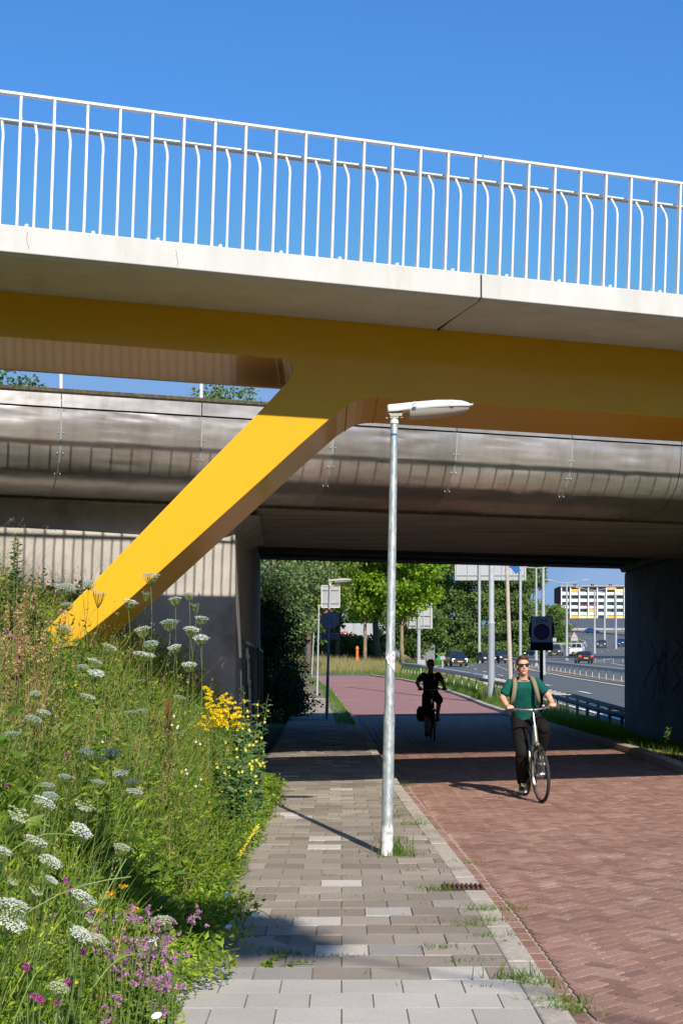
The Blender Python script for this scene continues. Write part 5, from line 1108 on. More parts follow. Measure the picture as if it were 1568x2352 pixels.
def mul_fl(tip, d, pts):
    Q = []
    for k in range(46):
        f = .35+.65*k/46; i = min(3, int(f*4)); c = np.array(pts[i].lerp(pts[i+1], f*4-i)); Q += clump(c, .016, 5, .007)
    return Q
spray('mullein', 'curving spike of small yellow flowers near the white litter bag', 'wild flower', at(515, 1930, 11.0), .55, 1, 6, .06, M['gr_weed'], M['fl_lemon'], mul_fl, lean=(.55, 0, 0), spread=.02)
spray('goldenrod', 'rusty orange flower tuft low in the middle of the bank', 'wild flower', at(245, 1905, 6.6), htop(245, 1920, 6.6)*.85, 1, 10, .04, M['gr_weed'], leafmat('orange florets', [(.5, .25, .01), (.68, .42, .02)], .2), lambda tip, d, pts: rag_fl(tip, d, pts)[:110], spread=.06)
spray('dock', 'rust red dock seed spike before the shaded wall', 'wild plant', at(380, 1570, 11), htop(380, 1550, 11), 2, 8, .06, M['gr_weed'], leafmat('rusty seeds', [(.22, .05, .02), (.32, .09, .04)], .2), lambda tip, d, pts: sum([clump(np.array(pts[3].lerp(pts[4], rng.uniform())), .03, 8, .007) for k in range(16)], []), spread=.08, stem='stem_red')
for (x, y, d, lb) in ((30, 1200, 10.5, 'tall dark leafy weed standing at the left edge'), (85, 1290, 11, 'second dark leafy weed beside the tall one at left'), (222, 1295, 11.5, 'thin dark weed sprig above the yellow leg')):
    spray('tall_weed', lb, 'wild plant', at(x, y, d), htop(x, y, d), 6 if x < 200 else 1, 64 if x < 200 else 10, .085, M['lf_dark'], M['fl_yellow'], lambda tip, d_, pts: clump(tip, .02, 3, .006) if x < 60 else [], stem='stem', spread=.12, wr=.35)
def tan_fl(tip, d, pts):
    Q = []
    for k in range(9):
        f = rng.uniform(.72, 1); i = min(3, int(f*4)); Q += clump(np.array(pts[i].lerp(pts[i+1], f*4-i)), .022, 6, .007)
    return Q
for (x, y, d, lb) in ((18, 1290, 9.5, 'arching tan grass plume at the left edge'), (60, 1400, 9, 'tan grass tuft below the dark leafy weed'), (15, 1450, 8.6, 'tan grass tuft lowest at the left edge')):
    spray('dry_grass_tuft', lb, 'dry grass', at(x, y, d), htop(x, y, d), 9, 0, .05, M['gr_dry'], M['gr_dry'], tan_fl, 'dry grass tufts', stem='stem_dry', spread=.2, lean=(.08, 0, 0))
def th_fl(tip, d, pts): return clump(tip, .014, 40, .005)
for (x, y, d, lb) in ((8, 1352, 8.5, 'purple thistle head at the left edge'), (42, 1455, 8.6, 'purple thistle head below the first one'), (145, 2240-60, 4.9, 'magenta campion flower at the lower left'), (180, 2005, 5.2, 'magenta campion flowers above the marjoram'), (68, 2165, 4.4, 'magenta campion flower nearest the bottom left corner')):
    spray('campion' if y > 1900 else 'thistle', lb, 'wild flower', at(x, y, d), htop(x, y, d), 3, 8, .04, M['gr_weed'], M['fl_magenta'], th_fl, spread=.1)
def bw_fl(x, y, d, label):
    c = P(x, y, d); t = thing('bindweed_flower', label, 'wild flower', c-Vector((0, 0, .03)), 'white bindweed trumpets'); m = MB()
    rows = [[c+Vector((r_*math.cos(a), -h_+r_*.3*math.sin(a), r_*math.sin(a)+h_*.3)) for a in np.linspace(0, 2*math.pi, 11)] for r_, h_ in ((.002, -.026), (.004, -.012), (.009, -.002), (.016, .004), (.020, .003))]
    rq = Matrix.Rotation(rng.uniform(-1.2, 1.2), 3, 'Z') @ Matrix.Rotation(R(-48), 3, 'X'); rows = [[c+rq @ (v_-c) for v_ in rw_] for rw_ in rows]
    m.grid(rows).build('trumpet', M['sticker'], t, smooth='all'); MB().tube([c+Vector((0, .035, -.01)), c+Vector((-.02, .05, -.05)), c+Vector((-.03, .03, -.12))], .0015, 4).build('stem', M['stem'], t)
for x, y, d, lb in ((353, 2150+10, 5.4, 'white bindweed trumpet amid the marjoram'), (360, 2335, 5.1, 'white bindweed trumpet at the very bottom'), (523, 2057, 8.4, 'white bindweed trumpet at the pavement edge, upper one'), (525, 2130, 7.9, 'white bindweed trumpet at the pavement edge, lower one'), (585, 2103, 8.2, 'bindweed trumpet farthest onto the paving')): bw_fl(x, y, d, lb)
# daisies sprinkled
dz = []
for (x, y) in [(236, 1704), (260, 1735), (395, 1665), (409, 1668), (450, 1704), (460, 1709), (427, 1768), (430, 1777), (400, 1645), (407, 1672), (450, 1806), (462, 1790)]:
    d_ = 9.5; c = np.array(P(x, y, d_))
    for k in range(10):
        a = k*.628; v_ = np.array([math.cos(a), -.5, math.sin(a)]); v_ /= np.linalg.norm(v_); w2 = np.cross(v_, [0, -1, 0]); dz.append([c, c+v_*.006+w2*.003, c+v_*.010, c+v_*.006-w2*.003])
stuff(quads('daisies', np.array(dz), M['fl_white'], loc=(-1.5, 9.5, .5)), 'tiny white daisies sprinkled through the weeds', 'daisies')
for nme, mt, n_, lb in (('yellow_blossoms', 'fl_yellow', 260, 'small yellow blossoms dotted over the bank'), ('purple_blossoms', 'fl_magenta', 70, 'small purple blossoms dotted over the bank')):
    p = bank_pts(n_); H = vh(p[:, 0], p[:, 1]); p[:, 2] += H*rng.uniform(.7, 1.15, len(p)); Q = []
    for c in p: Q += clump(c, .013, 8, .006)
    stuff(quads(nme, np.array(Q), M[mt], loc=ORI), lb, 'wild flowers')
# long arching stems reaching from the left
ar = MB()
for (x0, y0, x1, y1, d) in ((-40, 2175, 300, 2000, 4.3), (-30, 2010, 170, 1905, 4.2), (120, 2360, 290, 1960, 4.9), (30, 2352, 130, 2190, 4.3), (200, 2290, 330, 2180, 4.9), (530, 2090, 640, 2115, 8.2)):
    a, b = P(x0, y0, d), P(x1, y1, d+.2); ar.tube([a.lerp(b, s)+Vector((0, 0, .05*math.sin(s*math.pi)-.02*s)) for s in np.linspace(0, 1, 7)], .0019, 5)
stuff(ar.build('arching_stems', M['stem_pale'], loc=ORI), 'long pale arching flower stems in the foreground', 'stems')

# tufts in the paving
tp_ = []
spots = [(905, 1955, .35, 120), (880, 1962, .12, 30), (930, 1960, .18, 60), (955, 1890, .22, 40), (925, 1870, .15, 25), (1010, 2040, .12, 60), (985, 2035, .08, 50), (770, 2005, .06, 40), (800, 1870, .08, 16), (690, 2028, .05, 25), (645, 2100, .05, 30), (640, 2180, .07, 60), (685, 2185, .06, 50), (1010, 2170, .08, 50), (1100, 2085, .15, 60), (1120, 2110, .12, 60), (1170, 2080, .1, 30), (1070, 1975, .1, 25), (925, 1800, .15, 40), (915, 1830, .1, 25), (1080, 2120, .1, 60), (1130, 2145, .1, 60), (1180, 2240, .18, 50), (1215, 2250, .14, 40), (1290, 2290, .12, 60), (1310, 2310, .12, 60), (1240, 2255, .1, 40), (650, 1790, .12, 30), (790, 2185, .06, 30), (860, 2040, .05, 20), (905, 2062, .05, 20), (945, 1995, .07, 20), (1020, 2110, .06, 40), (1060, 2200, .06, 40), (1105, 2195, .06, 30)]
for x, y, h, n in spots:
    d = 5194/(y-HZ)*.985; X = (x-784)/KF*d; c = np.array([X, d, .09])
    n = int(n*1.3); p = c+np.stack([rng.normal(0, .07, n), rng.normal(0, .03, n), np.zeros(n)], 1); tp_.append(blades(p, h*.62*rng.uniform(.15, 1.1, n), np.full(n, .006), 1.3))
yy = rng.uniform(6, 44, 1500); keep = nz2(yy*0, yy, 3.1, 2) > .55; yy = yy[keep]; xx = np.array([roadl(y) for y in yy])+rng.normal(0, .012, len(yy))
tp_.append(blades(np.stack([xx, yy, np.full(len(yy), .0)], 1), rng.uniform(.03, .11, len(yy)), np.full(len(yy), .004), .9))
n = 1500; ii = rng.integers(0, 14, n); yy = 7+rng.integers(0, 42, n)*.3+rng.normal(0, .008, n); xx = rng.uniform(-.8, .85, n); k = nz2(xx*3, yy*2, 1.3, 5) > .82
tp_.append(blades(np.stack([xx[k], yy[k], np.full(k.sum(), .1)], 1), rng.uniform(.01, .035, k.sum()), np.full(k.sum(), .004), .9))
stuff(strips('joint_grass', np.concatenate(tp_), M['gr_lawn'], loc=(.5, 10, .1)), 'grass tufts growing in joints, along the kerb and round the lamp foot', 'grass')
yy = rng.uniform(37, 95, 5200); xx = np.array([roadl(y) for y in yy])-.1-rng.uniform(0, 1, 5200)**2*.5
stuff(strips('kerb_grass', blades(np.stack([xx, yy, np.vectorize(hroad)(yy)+.08], 1), rng.uniform(.05, .22, len(yy)), np.full(len(yy), .012), .9), M['gr_lawn'], loc=(0, 60, 0)), 'grass along the far left kerb', 'grass')

# verge, far grasses
def field(name, label, cat, n, xf0, xf1, y0, y1, h0, h1, w_, mat, pw=1.0, dens=None, lean=.5):
    y = y0+(y1-y0)*rng.uniform(0, 1, n)**pw; a = np.array([xf0(v) for v in y]); b = np.array([xf1(v) for v in y]); x = a+(b-a)*rng.uniform(0, 1, n)
    if dens is not None: k = dens(x, y); x, y = x[k], y[k]
    p = np.stack([x, y, gvec(x, y)-.02], 1); h = rng.uniform(h0, h1, len(p))*(.7+.6*nz2(x, y, .7)); return stuff(strips(name, blades(p, h, w_*(.6+.012*y), lean, 3), mat, loc=(float(x.mean()), float(y.mean()), 0)), label, cat)
field('verge_grass', 'green grass on the verge right of the street', 'grass', 42000, lambda y: kerbx(y)+.2, lambda y: ledge(y)-.1, 27, 104, .10, .32, .010, M['gr_lawn'], 1.4, lambda x, y: (y > 33) | (rng.uniform(0, 1, len(x)) < .35*(x-5.3)/2))
field('verge_weeds', 'yellow flowering weeds on the verge by the mast', 'weeds', 5000, lambda y: kerbx(y)+.5, lambda y: ledge(y)-.8, 42, 100, .3, .7, .010, M['gr_light'], 1.2, lambda x, y: nz2(x, y, .6, 1) > .55)
yv = rng.uniform(44, 98, 1600); xv = np.array([kerbx(v)+.4+rng.uniform(0, 1)*(ledge(v)-kerbx(v)-1) for v in yv]); kk = nz2(xv, yv, .6, 1) > .6; Q = []
for x_, y_ in zip(xv[kk], yv[kk]): Q += clump(np.array([x_, y_, ground(x_, y_)+rng.uniform(.3, .5)]), .05, 3, .016)
stuff(quads('verge_blossoms', np.array(Q), M['fl_yellow'], loc=(6, 60, 0)), 'yellow blossoms in the verge', 'wild flowers')
field('tall_weeds', 'tall pale weeds crowding the left side of the far pavement', 'weeds', 26000, lambda y: pavel(y)-5, lambda y: min(pavel(y), roadl(y)-.9)+.15, 47, 104, .7, 1.75, .012, M['gr_light'], 1.1)
tw_x = rng.uniform(-6.5, -1.8, 9000); tw_y = rng.uniform(50, 100, 9000); k = tw_x < np.array([min(pavel(v), roadl(v)-.8) for v in tw_y]); tw_x, tw_y = tw_x[k], tw_y[k]
q = np.stack([tw_x, tw_y, gvec(tw_x, tw_y)+rng.uniform(.3, 1.7, len(tw_x))], 1); stuff(quads('weed_leaves', leaves(q, rng.normal(0, 1, (len(q), 3)), rng.uniform(.08, .2, len(q)), .4), M['gr_light'], loc=(-4, 75, 0)), 'pale leaves on the tall weeds', 'weeds')
field('meadow_grass', 'tall tan grass in front of the warehouse and trees', 'grass', 34000, lambda y: -16, lambda y: ledge(y)-3.2, 113, 176, .55, 1.1, .012, M['gr_tan'])
field('meadow_edge', 'green grass strip between the tan grass and the roads', 'grass', 26000, lambda y: -14 if y < 116 else ledge(y)-5.5, lambda y: 4.5 if y < 116 else ledge(y)-.6, 106, 230, .25, .6, .012, M['gr_lawn'])
field('bank_grass', 'green grass on the bank left of the motorway bend', 'grass', 14000, lambda y: ledge(y)-14, lambda y: ledge(y)-.8, 225, 340, .5, 1.2, .012, M['gr_lawn'])
# dry leaves on the right shoulder
q = np.stack([rng.uniform(5.6, 8.0, 2600), rng.uniform(22, 34, 2600), np.full(2600, .12)], 1); q[:, 2] = gvec(q[:, 0], q[:, 1])+.015
stuff(quads('leaf_litter', leaves(q, rng.normal(0, 1, (len(q), 3))*np.array([1, 1, .2]), rng.uniform(.03, .08, len(q)), .5), M['gr_dry'], loc=(6.5, 28, 0)), 'dry brown leaf litter along the shaded right kerb', 'leaf litter')
lc = P(2614/1.742*0+1508, 1705, 27.5); spray('seedling', 'small bright green seedling lit by the sun strip by the pier', 'wild plant', (lc.x, 26.6, .12), .42, 4, 12, .07, M['gr_weed'], M['gr_weed'], lambda tip, d, pts: [], spread=.3, wr=.6)

# --- trees
def tree(name, label, x, y, z, h, rx, rz, cb, mat, bark, n, ls, trunk_r=.25, clumps=70, shape='round', group=None, seed=0, forks=3):
    global rng
    rng = np.random.default_rng(100+seed); t = thing(name, label, 'tree', (x, y, z), group); cz = (cb+h)/2; hz_ = (h-cb)/2
    m = MB(); tw = rng.uniform(-.03, .03, 2); tips = []
    top = h*.75; pts = [Vector((x+tw[0]*k*top/6+.12*math.sin(k*1.3+seed)*trunk_r*2, y+tw[1]*k*top/6, z-.3+top*k/6)) for k in range(7)]
    m.tube(pts, [trunk_r*(1.25 if k == 0 else 1-.12*k) for k in range(7)], 10); cs = []
    for k in range(clumps):
        v_ = norm(rng.normal(0, 1, 3)); rr = rng.uniform(.35, 1.0)**.6
        if shape == 'poplar':
            f = rng.uniform(0, 1); wd = math.sin(math.pi*min(1, .14+f*.86))**.55*(1.05-.35*f); a = rng.uniform(0, 6.28); r_ = rx*wd*math.sqrt(rng.uniform(.25, 1)); c = np.array([x+r_*math.cos(a), y+r_*math.sin(a), z+cb+(h-cb)*f]); cr = rx*.42
        elif shape == 'cone':
            f = rng.uniform(0, 1)**.8; a = rng.uniform(0, 6.28); r_ = rx*(1-.75*f)*math.sqrt(rng.uniform(.2, 1)); c = np.array([x+r_*math.cos(a), y+r_*math.sin(a), z+cb+(h-cb)*f]); cr = rx*.3
        else:
            c = np.array([x, y, z+cz])+v_*rr*np.array([rx, rx, hz_])*.9; cr = rx*rng.uniform(.2, .34)
        cs.append((c, cr))
    for c, cr in cs[:9*forks]:
        i = rng.integers(2, 6); a = pts[i]; b = Vector(c.tolist())
        if shape == 'poplar': i = max(1, min(5, int((c[2]-z)/top*6)-1)); a = pts[i]
        mid = a.lerp(b, .5)+Vector((0, 0, -.04*(b-a).length)); m.tube([a, mid, b], [trunk_r*.32, trunk_r*.2, trunk_r*.06], 5)
    m.build('trunk', bark, t, smooth='all'); per = n//clumps; LP, LD = [], []
    for c, cr in cs:
        o = norm(rng.normal(0, 1, (per, 3)))*cr*rng.uniform(.45, 1.08, (per, 1))*np.array([1.1, 1.1, .7]); LP.append(c+o); LD.append(o/cr+rng.normal(0, .6, (per, 3))+np.array([0, 0, -.25]))
    LP = np.concatenate(LP); LD = np.concatenate(LD); quads('crown', leaves(LP, LD, rng.uniform(ls*.7, ls*1.3, len(LP)), .75), mat, t); return t
pt = lambda x, d: (x-784)/KF*d
PG = 'plane trees beyond the side road'
tree('plane_tree', 'pale slender plane tree left of the forked trunk', pt(836, 140), 140, 1.8, 17, 5.0, 6, 4.2, M['lf_plane'], M['bark_pale'], 16000, .34, .2, 80, group=PG, seed=1)
tree('plane_tree', 'dark forked plane tree behind the lamp post', pt(866, 149), 149, 1.9, 18, 5.6, 6, 5.0, M['lf_plane'], M['bark'], 17000, .36, .42, 80, group=PG, seed=2)
tree('plane_tree', 'plane tree right of the lamp post beside the sign back', pt(924, 138), 138, 1.8, 15, 4.2, 6, 4.0, M['lf_plane'], M['bark_pale'], 14000, .34, .22, 70, group=PG, seed=3)
tree('plane_tree', 'bright plane tree over the round road sign', pt(775, 150), 150, 1.9, 18, 6.0, 6, 5.0, M['lf_plane'], M['bark'], 16000, .36, .3, 80, group=PG, seed=4)
tree('bushy_tree', 'dark low tree before the pale graffiti wall', pt(948, 165), 165, 1.9, 7.5, 3.6, 4, .2, M['lf_mid'], M['bark'], 8000, .34, .2, 60, seed=22)
tree('bushy_tree', 'small dark tree in front of the red shop signs', pt(712, 150), 150, 1.7, 7.5, 3.0, 4, .8, M['lf_mid'], M['bark'], 8000, .32, .2, 60, seed=23)
tree('bushy_tree', 'low dark bush under the forked plane tree', pt(858, 160), 160, 1.9, 3.6, 2.6, 4, .1, M['lf_mid'], M['bark'], 6000, .28, .15, 50, seed=24)
tree('bushy_tree', 'low dark bush left of the orange post', pt(790, 158), 158, 1.9, 3.4, 2.4, 4, .1, M['lf_mid'], M['bark'], 6000, .28, .15, 50, seed=25)
tree('oak_tree', 'dark green tree between the plane trees and the poplars', pt(958, 195), 195, 1.9, 17, 4.2, 6, 3, M['lf_mid'], M['bark'], 12000, .40, .3, 70, seed=5)
tree('willow_tree', 'olive tree with bare branches above the double round signs', pt(705, 112), 112, 1.2, 13.5, 4.3, 6, 2.8, leafmat('olive leaves', [(.08, .13, .015), (.14, .21, .025), (.22, .28, .04)], .35), M['bark'], 16000, .26, .25, 80, seed=6, forks=5)
tree('silver_tree', 'silvery leaved tree at the left of the underpass opening', pt(632, 78), 78, .5, 12, 3.3, 6, 1.0, M['lf_silver'], M['bark'], 17000, .19, .22, 80, seed=7)
tree('silver_tree', 'leafy tree with its top showing above the viaduct', pt(505, 60), 60, 1.2, 13.3, 3.3, 5, 4, M['lf_silver'], M['bark'], 16000, .16, .25, 80, seed=8)
tree('thin_tree', 'treetop showing above the viaduct at the far left', pt(12, 58), 58, 1.2, 13.2, 2.6, 5, 4, M['lf_mid'], M['bark'], 5000, .16, .2, 40, seed=9)
tree('bushy_tree', 'low dark tree hiding the warehouse corner', pt(655, 128), 128, 1.4, 9, 3.8, 4, .3, M['lf_mid'], M['bark'], 10000, .28, .2, 60, seed=21)
for k, (x, d, h, lb) in enumerate(((1003, 222, 16.5, 'leftmost and lowest poplar'), (1048, 214, 22, 'second poplar from the left'), (1092, 212, 24, 'third poplar, above the black hatchback'), (1137, 216, 25, 'fourth poplar, behind the thick mast'), (1176, 213, 24, 'fifth poplar, behind the leaning pole'), (1212, 218, 21.5, 'rightmost poplar beside the slim motorway lamp'))):
    tree('poplar_tree', lb, pt(x, d), d, 2, h, 2.5, 5, .6, M['lf_poplar'], M['bark'], 15000, .36, .25, 110, 'poplar', 'row of poplars beside the motorway', seed=30+k)
tree('bushy_tree', 'rounded light green tree behind the zone sign', pt(1262, 318), 318, 5, 8.5, 3.6, 4, .2, M['lf_mid'], M['bark'], 7000, .5, .25, 45, seed=41)
tree('bushy_tree', 'distant dark tree left of the flats', pt(1262, 420), 420, 8, 12.5, 6, 5, .2, M['lf_poplar'], M['bark'], 6000, .7, .3, 45, seed=42)
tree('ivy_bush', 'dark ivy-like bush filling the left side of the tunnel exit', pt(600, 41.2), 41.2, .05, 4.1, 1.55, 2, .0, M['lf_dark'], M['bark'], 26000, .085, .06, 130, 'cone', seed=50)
tree('shrub', 'dark shrub with a few yellow flowers at the end of the tunnel wall', pt(655, 44), 44, .1, 1.7, .75, 1, .0, M['lf_dark'], M['bark'], 9000, .07, .04, 60, 'cone', seed=51)
tree('shrub', 'taller dark shrub just beyond the tunnel exit', pt(628, 47), 47, .1, 3.2, 1.1, 2, .0, M['lf_mid'], M['bark'], 13000, .09, .06, 80, 'cone', seed=52)
# far wood closing the horizon behind the warehouse
rng = np.random.default_rng(5)
WQ = []
for k in range(150):
    c = np.array([rng.uniform(-75, 6), rng.uniform(208, 235), 2+rng.uniform(0, 15)]); r_ = rng.uniform(2, 3.5); o = norm(rng.normal(0, 1, (170, 3)))*r_*rng.uniform(.5, 1, (170, 1)); WQ.append((c+o, o+rng.normal(0, 1, o.shape)))
stuff(quads('far_wood', leaves(np.concatenate([a for a, b in WQ]), np.concatenate([b for a, b in WQ]), rng.uniform(.5, .9, 150*170), .8), M['lf_mid'], loc=(-30, 220, 2)), 'wood closing the view behind the warehouse', 'wood')
WQ = []
for k in range(90):
    c = np.array([rng.uniform(10, 52), rng.uniform(250, 300), 3+rng.uniform(0, 4)]); 
    if c[0] > ledge(c[1])-5: continue
    r_ = rng.uniform(1.5, 3); o = norm(rng.normal(0, 1, (110, 3)))*r_*rng.uniform(.5, 1, (110, 1)); WQ.append((c+o, o+rng.normal(0, 1, o.shape)))
aa = np.concatenate([a for a, b in WQ]); stuff(quads('far_thicket', leaves(aa, np.concatenate([b for a, b in WQ]), rng.uniform(.4, .8, len(aa)), .8), M['lf_mid'], loc=(30, 270, 3)), 'low thicket behind the poplars and the motorway bank', 'thicket')
# unseen tree added behind the viewer, its bough shaped to cast the pavement shadow
st_ = thing('shadow_tree', 'unseen tree added behind the viewer, its leafy bough shaped to shade the paving', 'tree', (9.5, -9.5, 0))
MB().tube([(9.5, -9.5, -.2), (9.4, -9.4, 4), (9.0, -9.0, 8), (8.6, -8.6, 11)], [.2, .16, .12, .06], 8).build('trunk', M['bark'], st_); MB().tube([(9.1, -9.1, 7.4), (6, -7.2, 9.2), (2.65, -5.0, 9.75)], [.05, .03, .015], 5).build('bough', M['bark'], st_)
cq = [np.array(c_) for c_ in ((2.75, -5.1, 9.72), (3.25, -5.35, 9.7), (3.0, -4.9, 9.75), (2.45, -4.95, 9.8), (3.05, -5.2, 9.75), (2.6, -5.3, 9.9), (2.2, -4.85, 9.7), (9, -9, 11), (9.6, -9.6, 10.4), (8.4, -9, 10.6), (9.4, -8.6, 12))]
o = np.concatenate([c_+norm(rng.normal(0, 1, (420, 3)))*(.38 if k_ < 7 else 1.0)*rng.uniform(.3, 1, (420, 1))*np.array([1, 1, .55]) for k_, c_ in enumerate(cq)]); quads('crown', leaves(o, rng.normal(0, 1, o.shape), rng.uniform(.10, .16, len(o)), .8), M['lf_mid'], st_)
# unseen woods added to block low sky light; reflected in gloss paint and steel
def mass(name, label, boxes, n, per, ls, mat, seed, cat='wood'):
    r = np.random.default_rng(seed); A, B = [], []
    for k in range(n):
        b = boxes[r.integers(0, len(boxes))]; c = np.array([r.uniform(b[0], b[1]), r.uniform(b[2], b[3]), r.uniform(0.3, b[4])]); rr_ = r.uniform(1.0, 2.0); o = norm(r.normal(0, 1, (per, 3)))*rr_*r.uniform(.5, 1, (per, 1)); A.append(c+o); B.append(o+r.normal(0, 1, o.shape))
    A = np.concatenate(A); B = np.concatenate(B); k = A[:, 2] > .05; stuff(quads(name, leaves(A[k], B[k], r.uniform(ls*.7, ls*1.3, k.sum()), .8), mat, loc=(float(A[:, 0].mean()), float(A[:, 1].mean()), 0)), label, cat)
mass('wood', 'unseen wood added behind the viewer to block sky light', [(-45, -7, -27, -19, 9), (9, 50, -27, -19, 9), (-8, 10, -30, -24, 9)], 260, 60, .5, M['lf_mid'], 71)
mass('thicket', 'unseen thicket added right of the street to block sky light', [(9.5, 14, -16, 15, 5)], 110, 70, .35, M['lf_mid'], 72, 'thicket')
mass('thicket', 'unseen thicket added on top of the flower bank to block sky light', [(-14, -7.5, -14, 9, 5.5)], 110, 70, .35, M['lf_mid'], 73, 'thicket')
# litter and drain
c = P(578, 1890, 5194/(1890-HZ)*.95); t = MB(); rr = random.Random(2)
pts = [[Vector((c.x+.055*math.cos(a)*r_*rr.uniform(.8, 1.25), c.y+.05*math.sin(a)*r_, .13+h_*rr.uniform(.6, 1.3))) for a in np.linspace(0, 6.283, 13)] for r_, h_ in ((1, .0), (1.1, .03), (.8, .06), (.4, .075), (.02, .07))]
for r in pts: r[-1] = r[0]
tag(t.grid(pts).build('plastic_bag', M['sticker']), 'crumpled white plastic bag in the grass at the pavement edge', 'litter')
c = P(1062, 2042, 5194/(2042-HZ)); M['rust'] = pmat('rusty iron', (.14, .06, .04), .8, var=.3, scale=30, bump=.4)
t = thing('drain_grate', 'rusty iron drain grate set in the kerb', 'drain grate', (c.x, c.y, .1)); MB().box((c.x, c.y, .108), (.30, .20, .012)).build('plate', M['black'], t)
for k in range(9): MB().box((c.x-.13+.033*k, c.y, .119), (.016, .2, .012)).build('bar', M['rust'], t)
rng = np.random.default_rng(3); LQ = []
for (x, y) in [(995, 3201), (1748+0, 3242), (1700, 3212)]: pass
q = np.stack([rng.uniform(-.4, 4.5, 60), rng.uniform(7, 19, 60), np.full(60, .02)], 1); q[:, 2] = np.where(q[:, 0] < 1.0, .115, .022)
stuff(quads('fallen_leaves', leaves(q, rng.normal(0, 1, (60, 3))*np.array([1, 1, .25]), rng.uniform(.012, .035, 60), .5), leafmat('orange dead leaves', [(.35, .14, .04), (.5, .25, .08)], .1), loc=(2, 12, 0)), 'a few dead orange leaves on the paving', 'leaves')
# ================================================================ CYCLISTS
M['skin'] = pmat('skin', (.62, .34, .235), .55, var=.06, scale=14)
M['skin_tan'] = pmat('tanned skin', (.48, .26, .18), .55, var=.06, scale=14)
M['hair'] = pmat('brown hair', (.075, .035, .02), .7, var=.5, scale=60, bump=.6, bscale=120)
M['shirt_green'] = pmat('dark green cotton', (.006, .095, .078), .9, var=.16, scale=7, bump=1.0, bscale=7, stretch=(1.4, 1.4, .8))
M['trousers'] = pmat('black trousers', (.009, .008, .009), .85, var=.2, scale=8, bump=.6, bscale=8)
M['shirt_black'] = pmat('black polo', (.03, .03, .034), .85, var=.1, scale=8, bump=.4, bscale=9)
M['strap'] = pmat('olive strap', (.23, .20, .13), .8, var=.15, scale=30); M['bag'] = pmat('black fabric bag', (.02, .02, .022), .8, var=.2, scale=12)
M['shoe'] = pmat('dark green canvas', (.05, .06, .045), .8, var=.1); M['sole'] = pmat('white rubber', (.62, .60, .54), .6, var=.05)
M['frame_grey'] = pmat('grey green bicycle paint', (.30, .34, .27), .3, metal=.3, var=.03, coat=.5); M['chrome'] = pmat('polished steel', (.62, .62, .62), .22, metal=.9, var=.05)
def ell(m, secs, n=20):
    rows = []
    for c, rx, ry in secs: rows.append([Vector((c[0]+rx*math.cos(2*math.pi*k/n), c[1]+ry*math.sin(2*math.pi*k/n), c[2])) for k in range(n)])
    base = len(m.v)
    for r in rows: m.v += [tuple(p) for p in r]
    for i in range(len(rows)-1):
        for k in range(n):
            a = base+i*n+k; b = base+i*n+(k+1) % n; m.f.append((a, b, b+n, a+n)); m.m.append(0)
    m.f.append(tuple(base+k for k in reversed(range(n)))); m.f.append(tuple(base+(len(rows)-1)*n+k for k in range(n))); m.m += [0, 0]; return m
def limb(m, pts, rad, n=12, joints=True):
    pts = [Vector(p) for p in pts]; P2, R2 = [], []
    for i in range(len(pts)-1):
        for s in (0, .33, .66): 
            P2.append(pts[i].lerp(pts[i+1], s)); r = rad[i]+(rad[i+1]-rad[i])*s; R2.append(r*(1.04 if s else 1))
    P2.append(pts[-1]); R2.append(rad[-1]); m.tube(P2, R2, n)
    if joints:
        for p, r in zip(pts, rad): m.ball(p, r*.99, 12, 8)
    return m
def fuse(o, vox, it=3, fac=.5):
    r = o.modifiers.new('union', 'REMESH'); r.mode = 'VOXEL'; r.voxel_size = vox; r.use_smooth_shade = True
    if it: s = o.modifiers.new('smooth', 'SMOOTH'); s.iterations = it; s.factor = fac
    return o
